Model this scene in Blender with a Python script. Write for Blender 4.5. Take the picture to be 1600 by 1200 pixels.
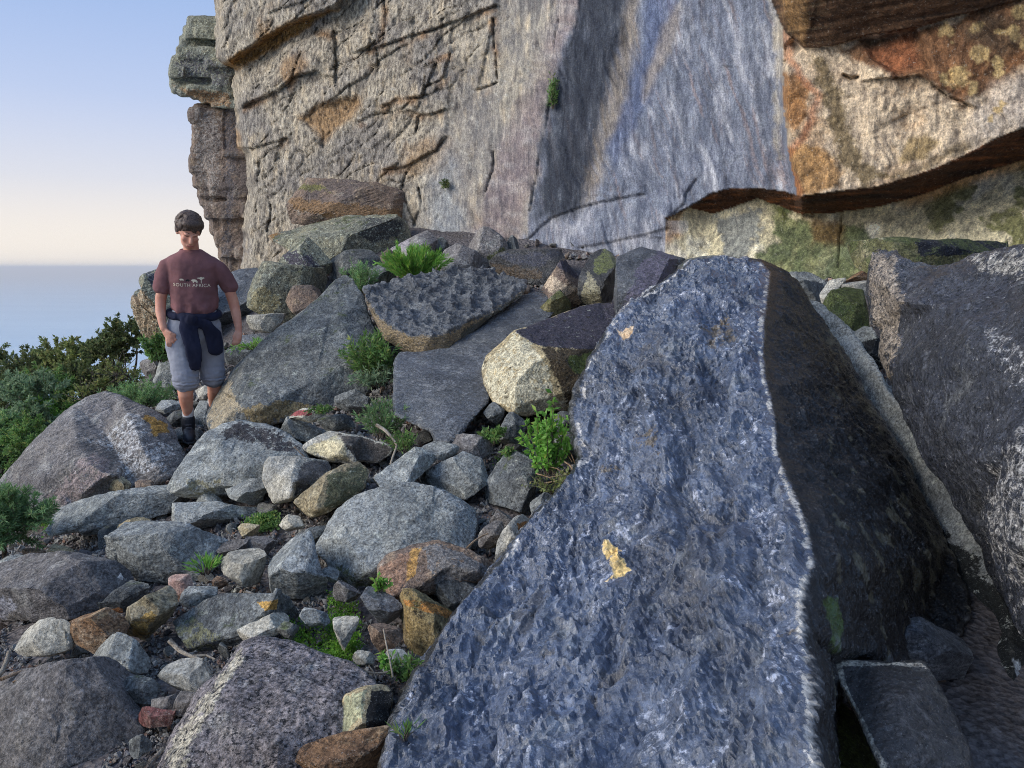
import bpy, bmesh, math, random
import numpy as np
from mathutils import Vector, Matrix
from mathutils.geometry import delaunay_2d_cdt
from mathutils.bvhtree import BVHTree

for _o in list(bpy.data.objects):
    bpy.data.objects.remove(_o)
SC = bpy.context.scene
COL = SC.collection
R = math.radians

# ------------------------------------------------------------------ camera
F = 1200.0                      # focal length in pixels of a 1600 x 1200 frame
PITCH = math.atan(182.0 / F)
CAMZ = 1.35
cam_d = bpy.data.cameras.new('camera')
cam_d.sensor_width = 36.0
cam_d.lens = 36.0 * F / 1600.0
cam_d.clip_start = 0.05
cam_d.clip_end = 400000.0
cam = bpy.data.objects.new('camera', cam_d)
cam.location = (0, 0, CAMZ)
cam.rotation_euler = (R(90) - PITCH, 0, 0)
COL.objects.link(cam)
SC.camera = cam

# ------------------------------------------------------------------ sky, sun, exposure
SUN_EL, SUN_AZ = R(27.0), R(-108.0)      # azimuth measured from +Y towards +X
world = bpy.data.worlds.new('World')
SC.world = world
world.use_nodes = True
wn = world.node_tree
wn.nodes.clear()
sky = wn.nodes.new('ShaderNodeTexSky')
sky.sky_type = 'NISHITA'
sky.sun_disc = False
sky.sun_elevation = SUN_EL
sky.sun_rotation = SUN_AZ
sky.altitude = 200
sky.air_density = 1.0
sky.dust_density = 0.6
sky.ozone_density = 2.0
# clear evening air: the same pale, warm horizon and blue zenith all the way round
geo = wn.nodes.new('ShaderNodeTexCoord')
sxyz = wn.nodes.new('ShaderNodeSeparateXYZ')
wn.links.new(geo.outputs['Generated'], sxyz.inputs[0])
ramp = wn.nodes.new('ShaderNodeValToRGB')
ramp.color_ramp.interpolation = 'B_SPLINE'
els = ramp.color_ramp.elements
els[0].position, els[0].color = 0.0, (.97, .89, .80, 1)
els[1].position, els[1].color = 1.0, (.26, .43, .80, 1)
for pos, c_ in ((.05, (.92, .84, .78)), (.10, (.74, .74, .80)), (.19, (.52, .62, .87)), (.33, (.30, .46, .79)), (.6, (.27, .44, .79))):
    e = els.new(pos); e.color = (*c_, 1)
wn.links.new(sxyz.outputs[2], ramp.inputs[0])
nis = wn.nodes.new('ShaderNodeMix'); nis.data_type = 'RGBA'
nis.inputs[0].default_value = .97
gain = wn.nodes.new('ShaderNodeVectorMath'); gain.operation = 'SCALE'
gain.inputs['Scale'].default_value = 1 / (.12 * 2 ** 1.6)
wn.links.new(ramp.outputs[0], gain.inputs[0])
wn.links.new(sky.outputs[0], nis.inputs[6])
wn.links.new(gain.outputs[0], nis.inputs[7])
bg = wn.nodes.new('ShaderNodeBackground')
bg.inputs['Strength'].default_value = 0.12
wo = wn.nodes.new('ShaderNodeOutputWorld')
wn.links.new(nis.outputs[2], bg.inputs[0])
wn.links.new(bg.outputs[0], wo.inputs[0])
sun_d = bpy.data.lights.new('sun', 'SUN')
sun_d.energy = 1.15
sun_d.angle = R(40)
sun_d.color = (1.0, 0.95, 0.89)
sun = bpy.data.objects.new('sun', sun_d)
sv = Vector((math.sin(SUN_AZ) * math.cos(SUN_EL), math.cos(SUN_AZ) * math.cos(SUN_EL), math.sin(SUN_EL)))
sun.rotation_euler = sv.to_track_quat('Z', 'Y').to_euler()
sun.location = (0, 0, 30)
COL.objects.link(sun)
SC.view_settings.view_transform = 'Standard'
SC.view_settings.look = 'None'
SC.view_settings.exposure = 1.6
SC.view_settings.gamma = 1.0
SC.view_settings.use_curve_mapping = False
SC.cycles.max_bounces = 6
SC.cycles.use_denoising = True
SC.cycles.denoising_prefilter = 'NONE'
SC.cycles.sample_clamp_direct = 6.0
SC.cycles.sample_clamp_indirect = 3.0
SC.cycles.filter_width = 1.0

# ------------------------------------------------------------------ numeric helpers
CP, SP = math.cos(PITCH), math.sin(PITCH)
FWD = np.array([0, CP, -SP]); UPV = np.array([0, SP, CP]); RGT = np.array([1.0, 0, 0])
CAM = np.array([0, 0, CAMZ])


def unp(px, py, d):
    px = np.asarray(px, float); py = np.asarray(py, float); d = np.asarray(d, float)
    v = FWD + ((px - 800) / F)[..., None] * RGT + ((600 - py) / F)[..., None] * UPV
    return CAM + v * d[..., None]


def proj(P):
    q = np.asarray(P, float) - CAM
    d = q @ FWD
    d = np.where(d < 0.05, 0.05, d)
    return 800 + F * (q @ RGT) / d, 600 - F * (q @ UPV) / d, d


def _hash(ix, iy, iz, seed):
    n = (ix * 374761393 + iy * 668265263 + iz * 2147483647 + seed * 974634777) & 0xffffffff
    n = ((n ^ (n >> 13)) * 1274126177) & 0xffffffff
    n = ((n ^ (n >> 16)) * 2246822519) & 0xffffffff
    return (n ^ (n >> 15)) & 0xffffffff


_G = np.random.RandomState(5).normal(size=(256, 3))
_G /= np.linalg.norm(_G, axis=1)[:, None]


def perlin(p, seed=0):
    p = np.asarray(p, float)
    i = np.floor(p).astype(np.int64)
    f = p - i
    u = f * f * f * (f * (f * 6 - 15) + 10)
    out = 0
    for dx in (0, 1):
        wx = u[:, 0] if dx else 1 - u[:, 0]
        for dy in (0, 1):
            wy = u[:, 1] if dy else 1 - u[:, 1]
            for dz in (0, 1):
                wz = u[:, 2] if dz else 1 - u[:, 2]
                g = _G[_hash(i[:, 0] + dx, i[:, 1] + dy, i[:, 2] + dz, seed) & 255]
                out = out + wx * wy * wz * (g[:, 0] * (f[:, 0] - dx) + g[:, 1] * (f[:, 1] - dy) + g[:, 2] * (f[:, 2] - dz))
    return out * 1.6


def fbm(p, octv=4, seed=0, gain=.5):
    a, s, out = 1.0, 0.0, 0
    q = np.array(p, float)
    for k in range(octv):
        out = out + a * perlin(q, seed + k)
        s += a
        a *= gain
        q = q * 2.03 + 11.3
    return out / s


def ridged(p, octv=4, seed=0):
    a, s, out = 1.0, 0.0, 0
    q = np.array(p, float)
    for k in range(octv):
        out = out + a * (1 - 2 * np.abs(perlin(q, seed + k)))
        s += a
        a *= .5
        q = q * 2.1 + 7.7
    return out / s


def facet(p, seed=0, slope=.8):
    """continuous faceted relief: the upper envelope of randomly tilted planes, one per cell"""
    p = np.asarray(p, float)
    i = np.floor(p - .5).astype(np.int64)
    best = np.full(len(p), -9.0)
    for dx in (0, 1):
        for dy in (0, 1):
            for dz in (0, 1):
                cx, cy, cz = i[:, 0] + dx, i[:, 1] + dy, i[:, 2] + dz
                h = _hash(cx, cy, cz, seed)
                h2 = _hash(cx, cy, cz, seed + 91)
                rx = p[:, 0] - cx - .2 - .6 * ((h & 1023) / 1023.)
                ry = p[:, 1] - cy - .2 - .6 * (((h >> 10) & 1023) / 1023.)
                rz = p[:, 2] - cz - .2 - .6 * (((h >> 20) & 1023) / 1023.)
                g = _G[h2 & 255]
                v = slope * (g[:, 0] * rx + g[:, 1] * ry + g[:, 2] * rz) - .75 * (rx * rx + ry * ry + rz * rz) + ((h2 >> 9) & 255) / 255. * .35
                best = np.maximum(best, v)
    return best - .15


def sstep(a, b, x):
    t = np.clip((x - a) / (b - a + 1e-12), 0, 1)
    return t * t * (3 - 2 * t)


def polysd(px, py, poly):
    """signed distance to a polygon, positive inside"""
    P = np.asarray(poly, float)
    Q = np.roll(P, -1, 0)
    d2 = np.full(px.shape, 1e18)
    ins = np.zeros(px.shape, bool)
    for (x0, y0), (x1, y1) in zip(P, Q):
        ex, ey = x1 - x0, y1 - y0
        t = np.clip(((px - x0) * ex + (py - y0) * ey) / (ex * ex + ey * ey + 1e-9), 0, 1)
        d2 = np.minimum(d2, (px - x0 - t * ex) ** 2 + (py - y0 - t * ey) ** 2)
        if y0 != y1:
            ins ^= ((y0 > py) != (y1 > py)) & (px < (x1 - x0) * (py - y0) / (y1 - y0) + x0)
    d = np.sqrt(d2)
    return np.where(ins, d, -d)


def linesd(px, py, line):
    P = np.asarray(line, float)
    d2 = np.full(px.shape, 1e18)
    for (x0, y0), (x1, y1) in zip(P[:-1], P[1:]):
        ex, ey = x1 - x0, y1 - y0
        t = np.clip(((px - x0) * ex + (py - y0) * ey) / (ex * ex + ey * ey + 1e-9), 0, 1)
        d2 = np.minimum(d2, (px - x0 - t * ex) ** 2 + (py - y0 - t * ey) ** 2)
    return np.sqrt(d2)


# ------------------------------------------------------------------ object helpers
def tag(o, label=None, cat=None, group=None, kind=None):
    if label: o['label'] = label
    if cat: o['category'] = cat
    if group: o['group'] = group
    if kind: o['kind'] = kind
    return o


def link(name, me, parent=None, mat=None, loc=None):
    o = bpy.data.objects.new(name, me)
    COL.objects.link(o)
    if parent is not None: o.parent = parent
    if loc is not None: o.location = loc
    if mat is not None and not me.materials:
        me.materials.append(mat)
    return o


def empty(name, loc=(0, 0, 0), rz=0.0):
    o = bpy.data.objects.new(name, None)
    o.empty_display_size = .1
    COL.objects.link(o)
    o.location = loc
    o.rotation_euler = (0, 0, rz)
    return o


def mesh_np(name, V, Fq, smooth=True):
    """V: n x 3, Fq: m x 3 or m x 4 array of indices, or a list of such arrays"""
    me = bpy.data.meshes.new(name)
    if not isinstance(Fq, list): Fq = [Fq]
    V = np.asarray(V, np.float32)
    me.vertices.add(len(V))
    me.vertices.foreach_set('co', V.ravel())
    loops = np.concatenate([np.asarray(a, np.int32).ravel() for a in Fq])
    tot = np.concatenate([np.full(len(a), np.asarray(a).shape[1], np.int32) for a in Fq])
    st = np.concatenate([[0], np.cumsum(tot)[:-1]]).astype(np.int32)
    me.loops.add(len(loops))
    me.loops.foreach_set('vertex_index', loops)
    me.polygons.add(len(tot))
    me.polygons.foreach_set('loop_start', st)
    me.polygons.foreach_set('loop_total', tot)
    me.polygons.foreach_set('use_smooth', np.full(len(tot), smooth))
    me.update(calc_edges=True)
    return me


def set_paint(me, rgba, name='paint'):
    a = me.attributes.new(name, 'FLOAT_COLOR', 'POINT')
    a.data.foreach_set('color', np.asarray(rgba, np.float32).ravel())


def srgb(r, g, b):
    return tuple((c / 12.92 if c <= .04045 else ((c + .055) / 1.055) ** 2.4) for c in (r / 255., g / 255., b / 255.))


# ------------------------------------------------------------------ materials
class NT:
    def __init__(s, name):
        s.m = bpy.data.materials.new(name)
        s.m.use_nodes = True
        s.t = s.m.node_tree
        s.t.nodes.clear()
        s.out = s.n('ShaderNodeOutputMaterial')

    def n(s, typ, **kw):
        n = s.t.nodes.new(typ)
        for k, v in kw.items():
            setattr(n, k, v)
        return n

    def l(s, a, b):
        s.t.links.new(a, b)

    def noise(s, vec, scale, detail=5, rough=.6, dist=0.0):
        n = s.n('ShaderNodeTexNoise')
        n.inputs['Scale'].default_value = scale
        n.inputs['Detail'].default_value = detail
        n.inputs['Roughness'].default_value = rough
        n.inputs['Distortion'].default_value = dist
        if vec is not None: s.l(vec, n.inputs['Vector'])
        return n.outputs['Fac']

    def mr(s, x, a, b, c=0.0, d=1.0, smooth=True):
        n = s.n('ShaderNodeMapRange')
        n.interpolation_type = 'SMOOTHSTEP' if smooth else 'LINEAR'
        s.l(x, n.inputs[0])
        for i, v in zip((1, 2, 3, 4), (a, b, c, d)): n.inputs[i].default_value = v
        return n.outputs[0]

    def math(s, op, a, b=None):
        n = s.n('ShaderNodeMath', operation=op)
        for i, v in enumerate((a, b)):
            if v is None: continue
            if isinstance(v, (int, float)): n.inputs[i].default_value = v
            else: s.l(v, n.inputs[i])
        return n.outputs[0]

    def mix(s, fac, a, b, mode='MIX'):
        n = s.n('ShaderNodeMix', data_type='RGBA', blend_type=mode)
        for sock, v in ((n.inputs[0], fac), (n.inputs[6], a), (n.inputs[7], b)):
            if isinstance(v, (int, float)): sock.default_value = v
            elif isinstance(v, tuple): sock.default_value = (v[0], v[1], v[2], 1)
            else: s.l(v, sock)
        return n.outputs[2]

    def coords(s, stretch=None, rot=(0, 0, 0)):
        tc = s.n('ShaderNodeTexCoord')
        oi = s.n('ShaderNodeObjectInfo')
        m = s.math('MULTIPLY', oi.outputs['Random'], 37.0)
        va = s.n('ShaderNodeVectorMath', operation='ADD')
        s.l(tc.outputs['Object'], va.inputs[0]); s.l(m, va.inputs[1])
        v = va.outputs[0]
        if stretch is None: return v, v
        mp = s.n('ShaderNodeMapping')
        mp.inputs['Scale'].default_value = stretch
        mp.inputs['Rotation'].default_value = rot
        s.l(v, mp.inputs['Vector'])
        return v, mp.outputs[0]

    def bump(s, h, strength, dist=.02, prev=None):
        b = s.n('ShaderNodeBump')
        b.inputs['Strength'].default_value = strength
        b.inputs['Distance'].default_value = dist
        s.l(h, b.inputs['Height'])
        if prev is not None: s.l(prev, b.inputs['Normal'])
        return b.outputs[0]

    def pbsdf(s, color, rough=.85, spec=.3, normal=None, **kw):
        p = s.n('ShaderNodeBsdfPrincipled')
        for k, v in (('Base Color', color), ('Roughness', rough), ('Specular IOR Level', spec)):
            if isinstance(v, (int, float)): p.inputs[k].default_value = v
            elif isinstance(v, tuple): p.inputs[k].default_value = (v[0], v[1], v[2], 1)
            else: s.l(v, p.inputs[k])
        if normal is not None: s.l(normal, p.inputs['Normal'])
        for k, v in kw.items(): p.inputs[k].default_value = v
        s.l(p.outputs[0], s.out.inputs[0])
        return p


def rock_mat(name, c1, c2, c3, dark=None, dk=.0, dks=14., lich=None, lk=.0, lks=9., speck=.5, rough=.85, spec=.3,
             stretch=None, rot=(0, 0, 0), bump=.5, moss=0.0, wear=True, wet=0.0, fine=90.):
    t = NT(name)
    v, vs = t.coords(stretch, rot)
    col = t.mix(t.mr(t.noise(vs, 2.3, 4), .38, .64), c1, c2)
    col = t.mix(t.mr(t.noise(vs, 9., 7, .65), .5, .72), col, c3)
    big = t.noise(v, 4.2, 8, .72)
    col = t.mix(t.mr(big, .56, .66, 0, .45), col, t.mix(.5, c3, C(188, 188, 178)))
    col = t.mix(t.mr(t.noise(v, 1.6, 5, .6), .35, .65), col, t.mix(1.0, col, (1.05, 1.01, .93), 'MULTIPLY'))
    # paint carries stains and mineral colours of the stone, plus some shade and highlights painted in
    at = t.n('ShaderNodeAttribute', attribute_name='paint')
    wob = t.noise(v, 30., 6, .7)
    wob2 = t.noise(v, 110., 4, .7)
    pf = t.math('ADD', at.outputs['Alpha'], t.mr(wob, .25, .75, -.46, .46, False))
    pf = t.math('ADD', pf, t.mr(wob2, .25, .75, -.2, .2, False))
    pf = t.mr(pf, .42, .60)
    pf = t.math('MULTIPLY', pf, t.mr(at.outputs['Alpha'], .02, .2))
    col = t.mix(pf, col, at.outputs['Color'])
    hgt = t.noise(vs, 28., 9, .68)
    f2 = t.noise(v, fine, 6, .75)
    if dark is not None:
        dm = t.mr(t.noise(vs, dks * 1.6, 9, .72), .68 - dk * .22, .76 - dk * .22)
        col = t.mix(dm, col, dark)
    if lich is not None:
        lm = t.mr(t.noise(v, lks * 1.8, 9, .75, .3), .68 - lk * .25, .75 - lk * .25)
        col = t.mix(t.math('MULTIPLY', lm, .85), col, lich)
    if moss > 0:
        ge = t.n('ShaderNodeNewGeometry')
        sx = t.n('ShaderNodeSeparateXYZ'); t.l(ge.outputs['Normal'], sx.inputs[0])
        mm = t.mr(t.math('ADD', t.math('MULTIPLY', sx.outputs[2], .15), t.noise(v, 5., 7, .7)), .72 - moss * .3, .82 - moss * .3)
        col = t.mix(t.math('MULTIPLY', mm, .8), col, t.mix(f2, (.03, .045, .012), (.11, .13, .04)))
    col = t.mix(1.0, col, t.mix(t.mr(f2, .36, .64), (1 - speck * 1.0,) * 3, (1 + speck * .8,) * 3), 'MULTIPLY')
    col = t.mix(1.0, col, t.mix(t.mr(hgt, .34, .66), (1 - speck * .62,) * 3, (1 + speck * .42,) * 3), 'MULTIPLY')
    gr = t.noise(v, fine * 2.6, 3, .6)
    col = t.mix(t.mr(gr, .62, .70, 0, .55 * min(speck * 1.3, 1)), col, C(206, 206, 200))
    ge0 = t.n('ShaderNodeNewGeometry')
    ed = t.math('MULTIPLY', t.mr(ge0.outputs['Pointiness'], .515, .58), t.mr(wob, .4, .6))
    col = t.mix(t.math('MULTIPLY', ed, .45 if wear else 0.0), col, t.mix(.5, c3, C(190, 186, 176)))
    oi = t.n('ShaderNodeObjectInfo')
    hs = t.n('ShaderNodeHueSaturation')
    t.l(t.mr(oi.outputs['Random'], 0, 1, .95, 1.32, False), hs.inputs['Value'])
    t.l(col, hs.inputs['Color'])
    nb = t.bump(hgt, min(bump * 1.3, 1), .04)
    nb = t.bump(f2, min(bump * 1.4, 1), .010, nb)
    if dark is not None:
        inv = t.math('SUBTRACT', 1.0, dm)
        nb = t.bump(inv, bump * .5, .008, nb)
    rg = t.mr(f2, .3, .7, max(rough - .12, .05), min(rough + .1, 1.0), False)
    pb = t.pbsdf(hs.outputs[0], rg, spec, nb)
    if wet > 0:                 # a film of water
        t.l(t.math('MULTIPLY', t.mr(t.noise(v, 3.5, 5), .36, .56, wet * .35, wet, False), t.mr(at.outputs['Alpha'], .96, .995, 1., .12, False)), pb.inputs['Coat Weight'])
        pb.inputs['Coat Roughness'].default_value = .17
        pb.inputs['Coat IOR'].default_value = 1.6
        t.l(nb, pb.inputs['Coat Normal'])
    return t.m


M = {}
def C(r, g, b): return srgb(r, g, b)

BLK = (.045, .045, .048)
M['grey'] = rock_mat('grey_sandstone', C(152, 155, 153), C(124, 128, 128), C(180, 181, 174), BLK, .42, 26, C(186, 188, 176), .45, 11, .52)
M['dgrey'] = rock_mat('dark_grey_sandstone', C(108, 111, 110), C(86, 89, 90), C(142, 143, 138), BLK, .5, 20, C(160, 162, 150), .4, 12, .55, moss=.12)
M['purple'] = rock_mat('purple_grey_sandstone', C(128, 123, 120), C(106, 102, 101), C(156, 152, 146), BLK, .4, 22, C(176, 172, 172), .35, 13, .55)
M['tan'] = rock_mat('tan_sandstone', C(176, 158, 120), C(146, 134, 108), C(196, 184, 154), C(60, 54, 40), .4, 10, C(196, 196, 176), .3, 12, .55)
M['ochre'] = rock_mat('ochre_sandstone', C(158, 132, 84), C(134, 120, 86), C(184, 166, 128), C(62, 50, 30), .45, 9, C(190, 186, 160), .25, 12, .6, moss=.25)
M['rust'] = rock_mat('rust_sandstone', C(150, 116, 84), C(114, 88, 68), C(178, 152, 118), C(58, 40, 28), .5, 8, None, 0, 9, .6, stretch=(1, 1, 4))
M['pale'] = rock_mat('pale_sandstone', C(186, 180, 164), C(158, 156, 148), C(204, 198, 182), C(70, 70, 70), .3, 12, C(210, 208, 196), .2, 10, .5)
M['speck'] = rock_mat('black_lichen_sandstone', C(140, 132, 132), C(112, 106, 108), C(168, 160, 154), (.02, .02, .024), .72, 34, C(190, 184, 176), .3, 24, .7, stretch=(1, 1, 1.8), rot=(0, .5, 0))
M['red'] = rock_mat('red_sandstone', C(146, 84, 76), C(112, 74, 72), C(172, 136, 120), BLK, .3, 16, None, 0, 9, .55)
M['pink'] = rock_mat('pink_quartzite', C(184, 152, 138), C(160, 128, 118), C(208, 190, 176), None, 0, 9, None, 0, 9, .4)
M['white'] = rock_mat('white_quartz', C(214, 212, 210), C(196, 194, 194), C(226, 224, 220), None, 0, 9, None, 0, 9, .25, rough=.6)
M['bluegrey'] = rock_mat('blue_grey_wet_sandstone', C(100, 99, 104), C(78, 77, 84), C(136, 134, 136), BLK, .35, 14, C(170, 170, 174), .15, 22, .6, rough=.55, spec=.5, stretch=(1, 1, 3), rot=(0, .4, .3))
M['mossy'] = rock_mat('mossy_sandstone', C(128, 122, 84), C(92, 92, 62), C(160, 152, 118), BLK, .45, 12, C(170, 172, 140), .2, 14, .6, moss=.6)
M['green'] = rock_mat('algae_green_sandstone', C(58, 72, 40), C(44, 58, 32), C(92, 98, 66), BLK, .4, 12, None, 0, 10, .6, rough=.7, moss=.9)
M['brown'] = rock_mat('brown_sandstone', C(132, 112, 96), C(104, 92, 86), C(160, 140, 118), BLK, .4, 16, C(176, 168, 150), .25, 14, .6)
M['wet'] = rock_mat('black_wet_rock', (.035, .034, .035), (.02, .02, .022), (.07, .068, .06), BLK, .4, 14, C(150, 148, 140), .16, 26, .7, rough=.34, spec=.6, bump=.9, wet=.8)
M['lichen'] = rock_mat('lichen_crusted_sandstone', C(140, 138, 118), C(110, 112, 102), C(168, 160, 130), (.03, .034, .036), .5, 15, C(178, 184, 166), .55, 20, .7, moss=.2)

# ------------------------------------------------------------------ terrain
_gp = [(100, 1190, 2.15), (300, 1150, 2.2), (600, 1190, 2.1), (250, 950, 3.02), (400, 850, 3.65), (350, 790, 4.15), (300, 683, 6.0),
       (550, 620, 5.2), (620, 690, 4.5), (700, 800, 3.75), (850, 740, 4.0), (820, 665, 4.6), (600, 440, 7.6), (450, 560, 6.9),
       (420, 500, 7.8), (400, 420, 9.8), (1000, 420, 7.2), (1300, 440, 6.5), (1330, 1180, 2.05), (1500, 900, 3.0), (1200, 700, 4.0),
       (100, 800, 5.0), (10, 880, 4.4), (0, 720, 8.0), (150, 640, 8.6), (230, 600, 8.0), (1600, 600, 4.4), (1600, 430, 6.2), (750, 430, 7.4),
       (-300, 1000, 3.6), (1000, 900, 3.1)]
_gp = np.array(_gp, float)
_CT = unp(_gp[:, 0], _gp[:, 1], _gp[:, 2])
_CT = np.vstack([_CT, [[0, 0, -.1], [2, 0, -.1], [-3, 0, -.3], [-7, 5, -1.3], [-8.5, 9, -1.7], [-5.6, 11, -.9], [-8, 13, -3.0], [-12, 8, -5.5], [-14, 14, -8.0],
                       [-20, 10, -13], [-30, 20, -24], [-30, 2, -23], [-12, 0, -6], [2, 12, 2.2], [6, 10, 2.2], [6, 4, .8], [-3, 13, .9], [-6, 18, -4], [-40, 30, -36], [-40, -6, -33]]])


def _tps(r):
    return np.where(r > 1e-9, r * r * np.log(r + 1e-9), 0)


_K = _tps(np.linalg.norm(_CT[:, None, :2] - _CT[None, :, :2], axis=2)) + np.eye(len(_CT)) * .25
_Pm = np.c_[np.ones(len(_CT)), _CT[:, :2]]
_W = np.linalg.solve(np.block([[_K, _Pm], [_Pm.T, np.zeros((3, 3))]]), np.r_[_CT[:, 2], 0, 0, 0])


def tz(x, y):
    x = np.atleast_1d(np.asarray(x, float)); y = np.atleast_1d(np.asarray(y, float))
    out = _W[-3] + _W[-2] * x + _W[-1] * y
    for k in range(len(_CT)):
        out = out + _W[k] * _tps(np.hypot(x - _CT[k, 0], y - _CT[k, 1]))
    return out


def gdepth(px, py):
    d = np.linspace(.8, 22, 600)
    P = unp(np.full(600, px), np.full(600, py), d)
    below = P[:, 2] < tz(P[:, 0], P[:, 1])
    k = int(np.argmax(below)) if below.any() else 599
    return float(d[k])


def ground_noise(P):
    return .035 * fbm(P * 2.2, 5, 3) + .02 * facet(P * 5., 8)


def build_ground():
    xs = np.r_[np.linspace(-42, -8, 70), np.linspace(-7.8, 5, 200), np.linspace(5.3, 14, 20)]
    ys = np.r_[np.linspace(-7, 1, 30), np.linspace(1.04, 9, 150), np.linspace(9.2, 32, 60)]
    X, Y = np.meshgrid(xs, ys)
    x, y = X.ravel(), Y.ravel()
    z = tz(x, y) - .10
    V = np.c_[x, y, z]
    V[:, 2] += ground_noise(V)
    nx, ny = len(xs), len(ys)
    i = np.arange(nx * ny).reshape(ny, nx)
    Fq = np.stack([i[:-1, :-1], i[:-1, 1:], i[1:, 1:], i[1:, :-1]], -1).reshape(-1, 4)
    t = NT('scree_soil')
    v, _ = t.coords()
    col = t.mix(t.mr(t.noise(v, 3., 6), .4, .62), C(78, 70, 66), C(104, 98, 98))
    col = t.mix(t.mr(t.noise(v, 22., 7, .7), .48, .7), col, C(128, 122, 120))
    vo = t.n('ShaderNodeTexVoronoi'); vo.inputs['Scale'].default_value = 34.
    t.l(v, vo.inputs['Vector'])
    col = t.mix(.35, col, t.mix(t.mr(t.noise(v, 60., 4), .35, .65), C(60, 52, 48), C(140, 134, 130)))
    nb = t.bump(vo.outputs['Distance'], .8, .03)
    nb = t.bump(t.noise(v, 80., 6, .7), .6, .01, nb)
    t.pbsdf(col, .95, .2, nb)
    o = link('ground', mesh_np('ground', V, Fq), None, t.m)
    tag(o, 'stony brown grey ground between the boulders', 'ground', None, 'structure')


build_ground()


def build_sea():
    me = bpy.data.meshes.new('sea')
    bm = bmesh.new()
    rr = [5, 400, 1500, 5000, 15000, 40000, 90000]
    rings = []
    for r in rr:
        rings.append([bm.verts.new((r * math.cos(a), r * math.sin(a), 0)) for a in np.linspace(0, 2 * math.pi, 97)[:-1]])
    for a, b in zip(rings[:-1], rings[1:]):
        for k in range(96):
            bm.faces.new((a[k], b[k], b[(k + 1) % 96], a[(k + 1) % 96]))
    bm.faces.new(rings[0])
    bm.normal_update(); bm.to_mesh(me); bm.free()
    t = NT('sea_water')
    tc = t.n('ShaderNodeTexCoord')
    mp = t.n('ShaderNodeMapping'); mp.inputs['Scale'].default_value = (.012, .03, 1)
    t.l(tc.outputs['Object'], mp.inputs['Vector'])
    w = t.noise(mp.outputs[0], 1.0, 8, .65)
    w2 = t.noise(mp.outputs[0], .08, 4, .6)
    nb = t.bump(w, .25, 6.)
    col = t.mix(t.mr(w2, .4, .6), C(168, 198, 214), C(178, 206, 220))
    t.pbsdf(col, .3, .25, nb)
    o = link('sea', me, None, t.m, (0, 0, -170))
    tag(o, 'calm pale blue sea far below reaching the horizon', 'sea', None, 'structure')
    # thin evening haze over the water
    bm = bmesh.new()
    bmesh.ops.create_cube(bm, size=1.0)
    for v in bm.verts:
        v.co = (v.co.x * 190000, v.co.y * 190000, v.co.z * 192 - 171 + 96)
    hm = bpy.data.meshes.new('haze'); bm.to_mesh(hm); bm.free()
    m = bpy.data.materials.new('haze_air'); m.use_nodes = True
    m.node_tree.nodes.clear()
    out = m.node_tree.nodes.new('ShaderNodeOutputMaterial')
    pv = m.node_tree.nodes.new('ShaderNodeVolumePrincipled')
    pv.inputs['Density'].default_value = 2.0e-4
    pv.inputs['Color'].default_value = (1.0, .97, .94, 1)
    pv.inputs['Anisotropy'].default_value = .0
    m.node_tree.links.new(pv.outputs[0], out.inputs['Volume'])
    o = link('haze', hm, None, m)
    tag(o, 'thin pale evening haze over the sea', 'haze', None, 'stuff')


build_sea()

# ------------------------------------------------------------------ cliff
# the wall: a plane that recedes to the left
_pa = unp(np.array([380., 1250.]), np.array([400., 400.]), np.array([11.2, 6.9]))
_dir = _pa[1] - _pa[0]; _dir[2] = 0; _dir /= np.linalg.norm(_dir)
_nrm = np.array([_dir[1], -_dir[0], 0.0])         # towards the camera
if _nrm[1] > 0: _nrm = -_nrm
_nrm = _nrm + np.array([0, 0, .10]); _nrm /= np.linalg.norm(_nrm)


def wall_depth(px, py):
    v = FWD + ((px - 800) / F)[..., None] * RGT + ((600 - py) / F)[..., None] * UPV
    return ((_pa[0] - CAM) @ _nrm) / (v @ _nrm)


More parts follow.
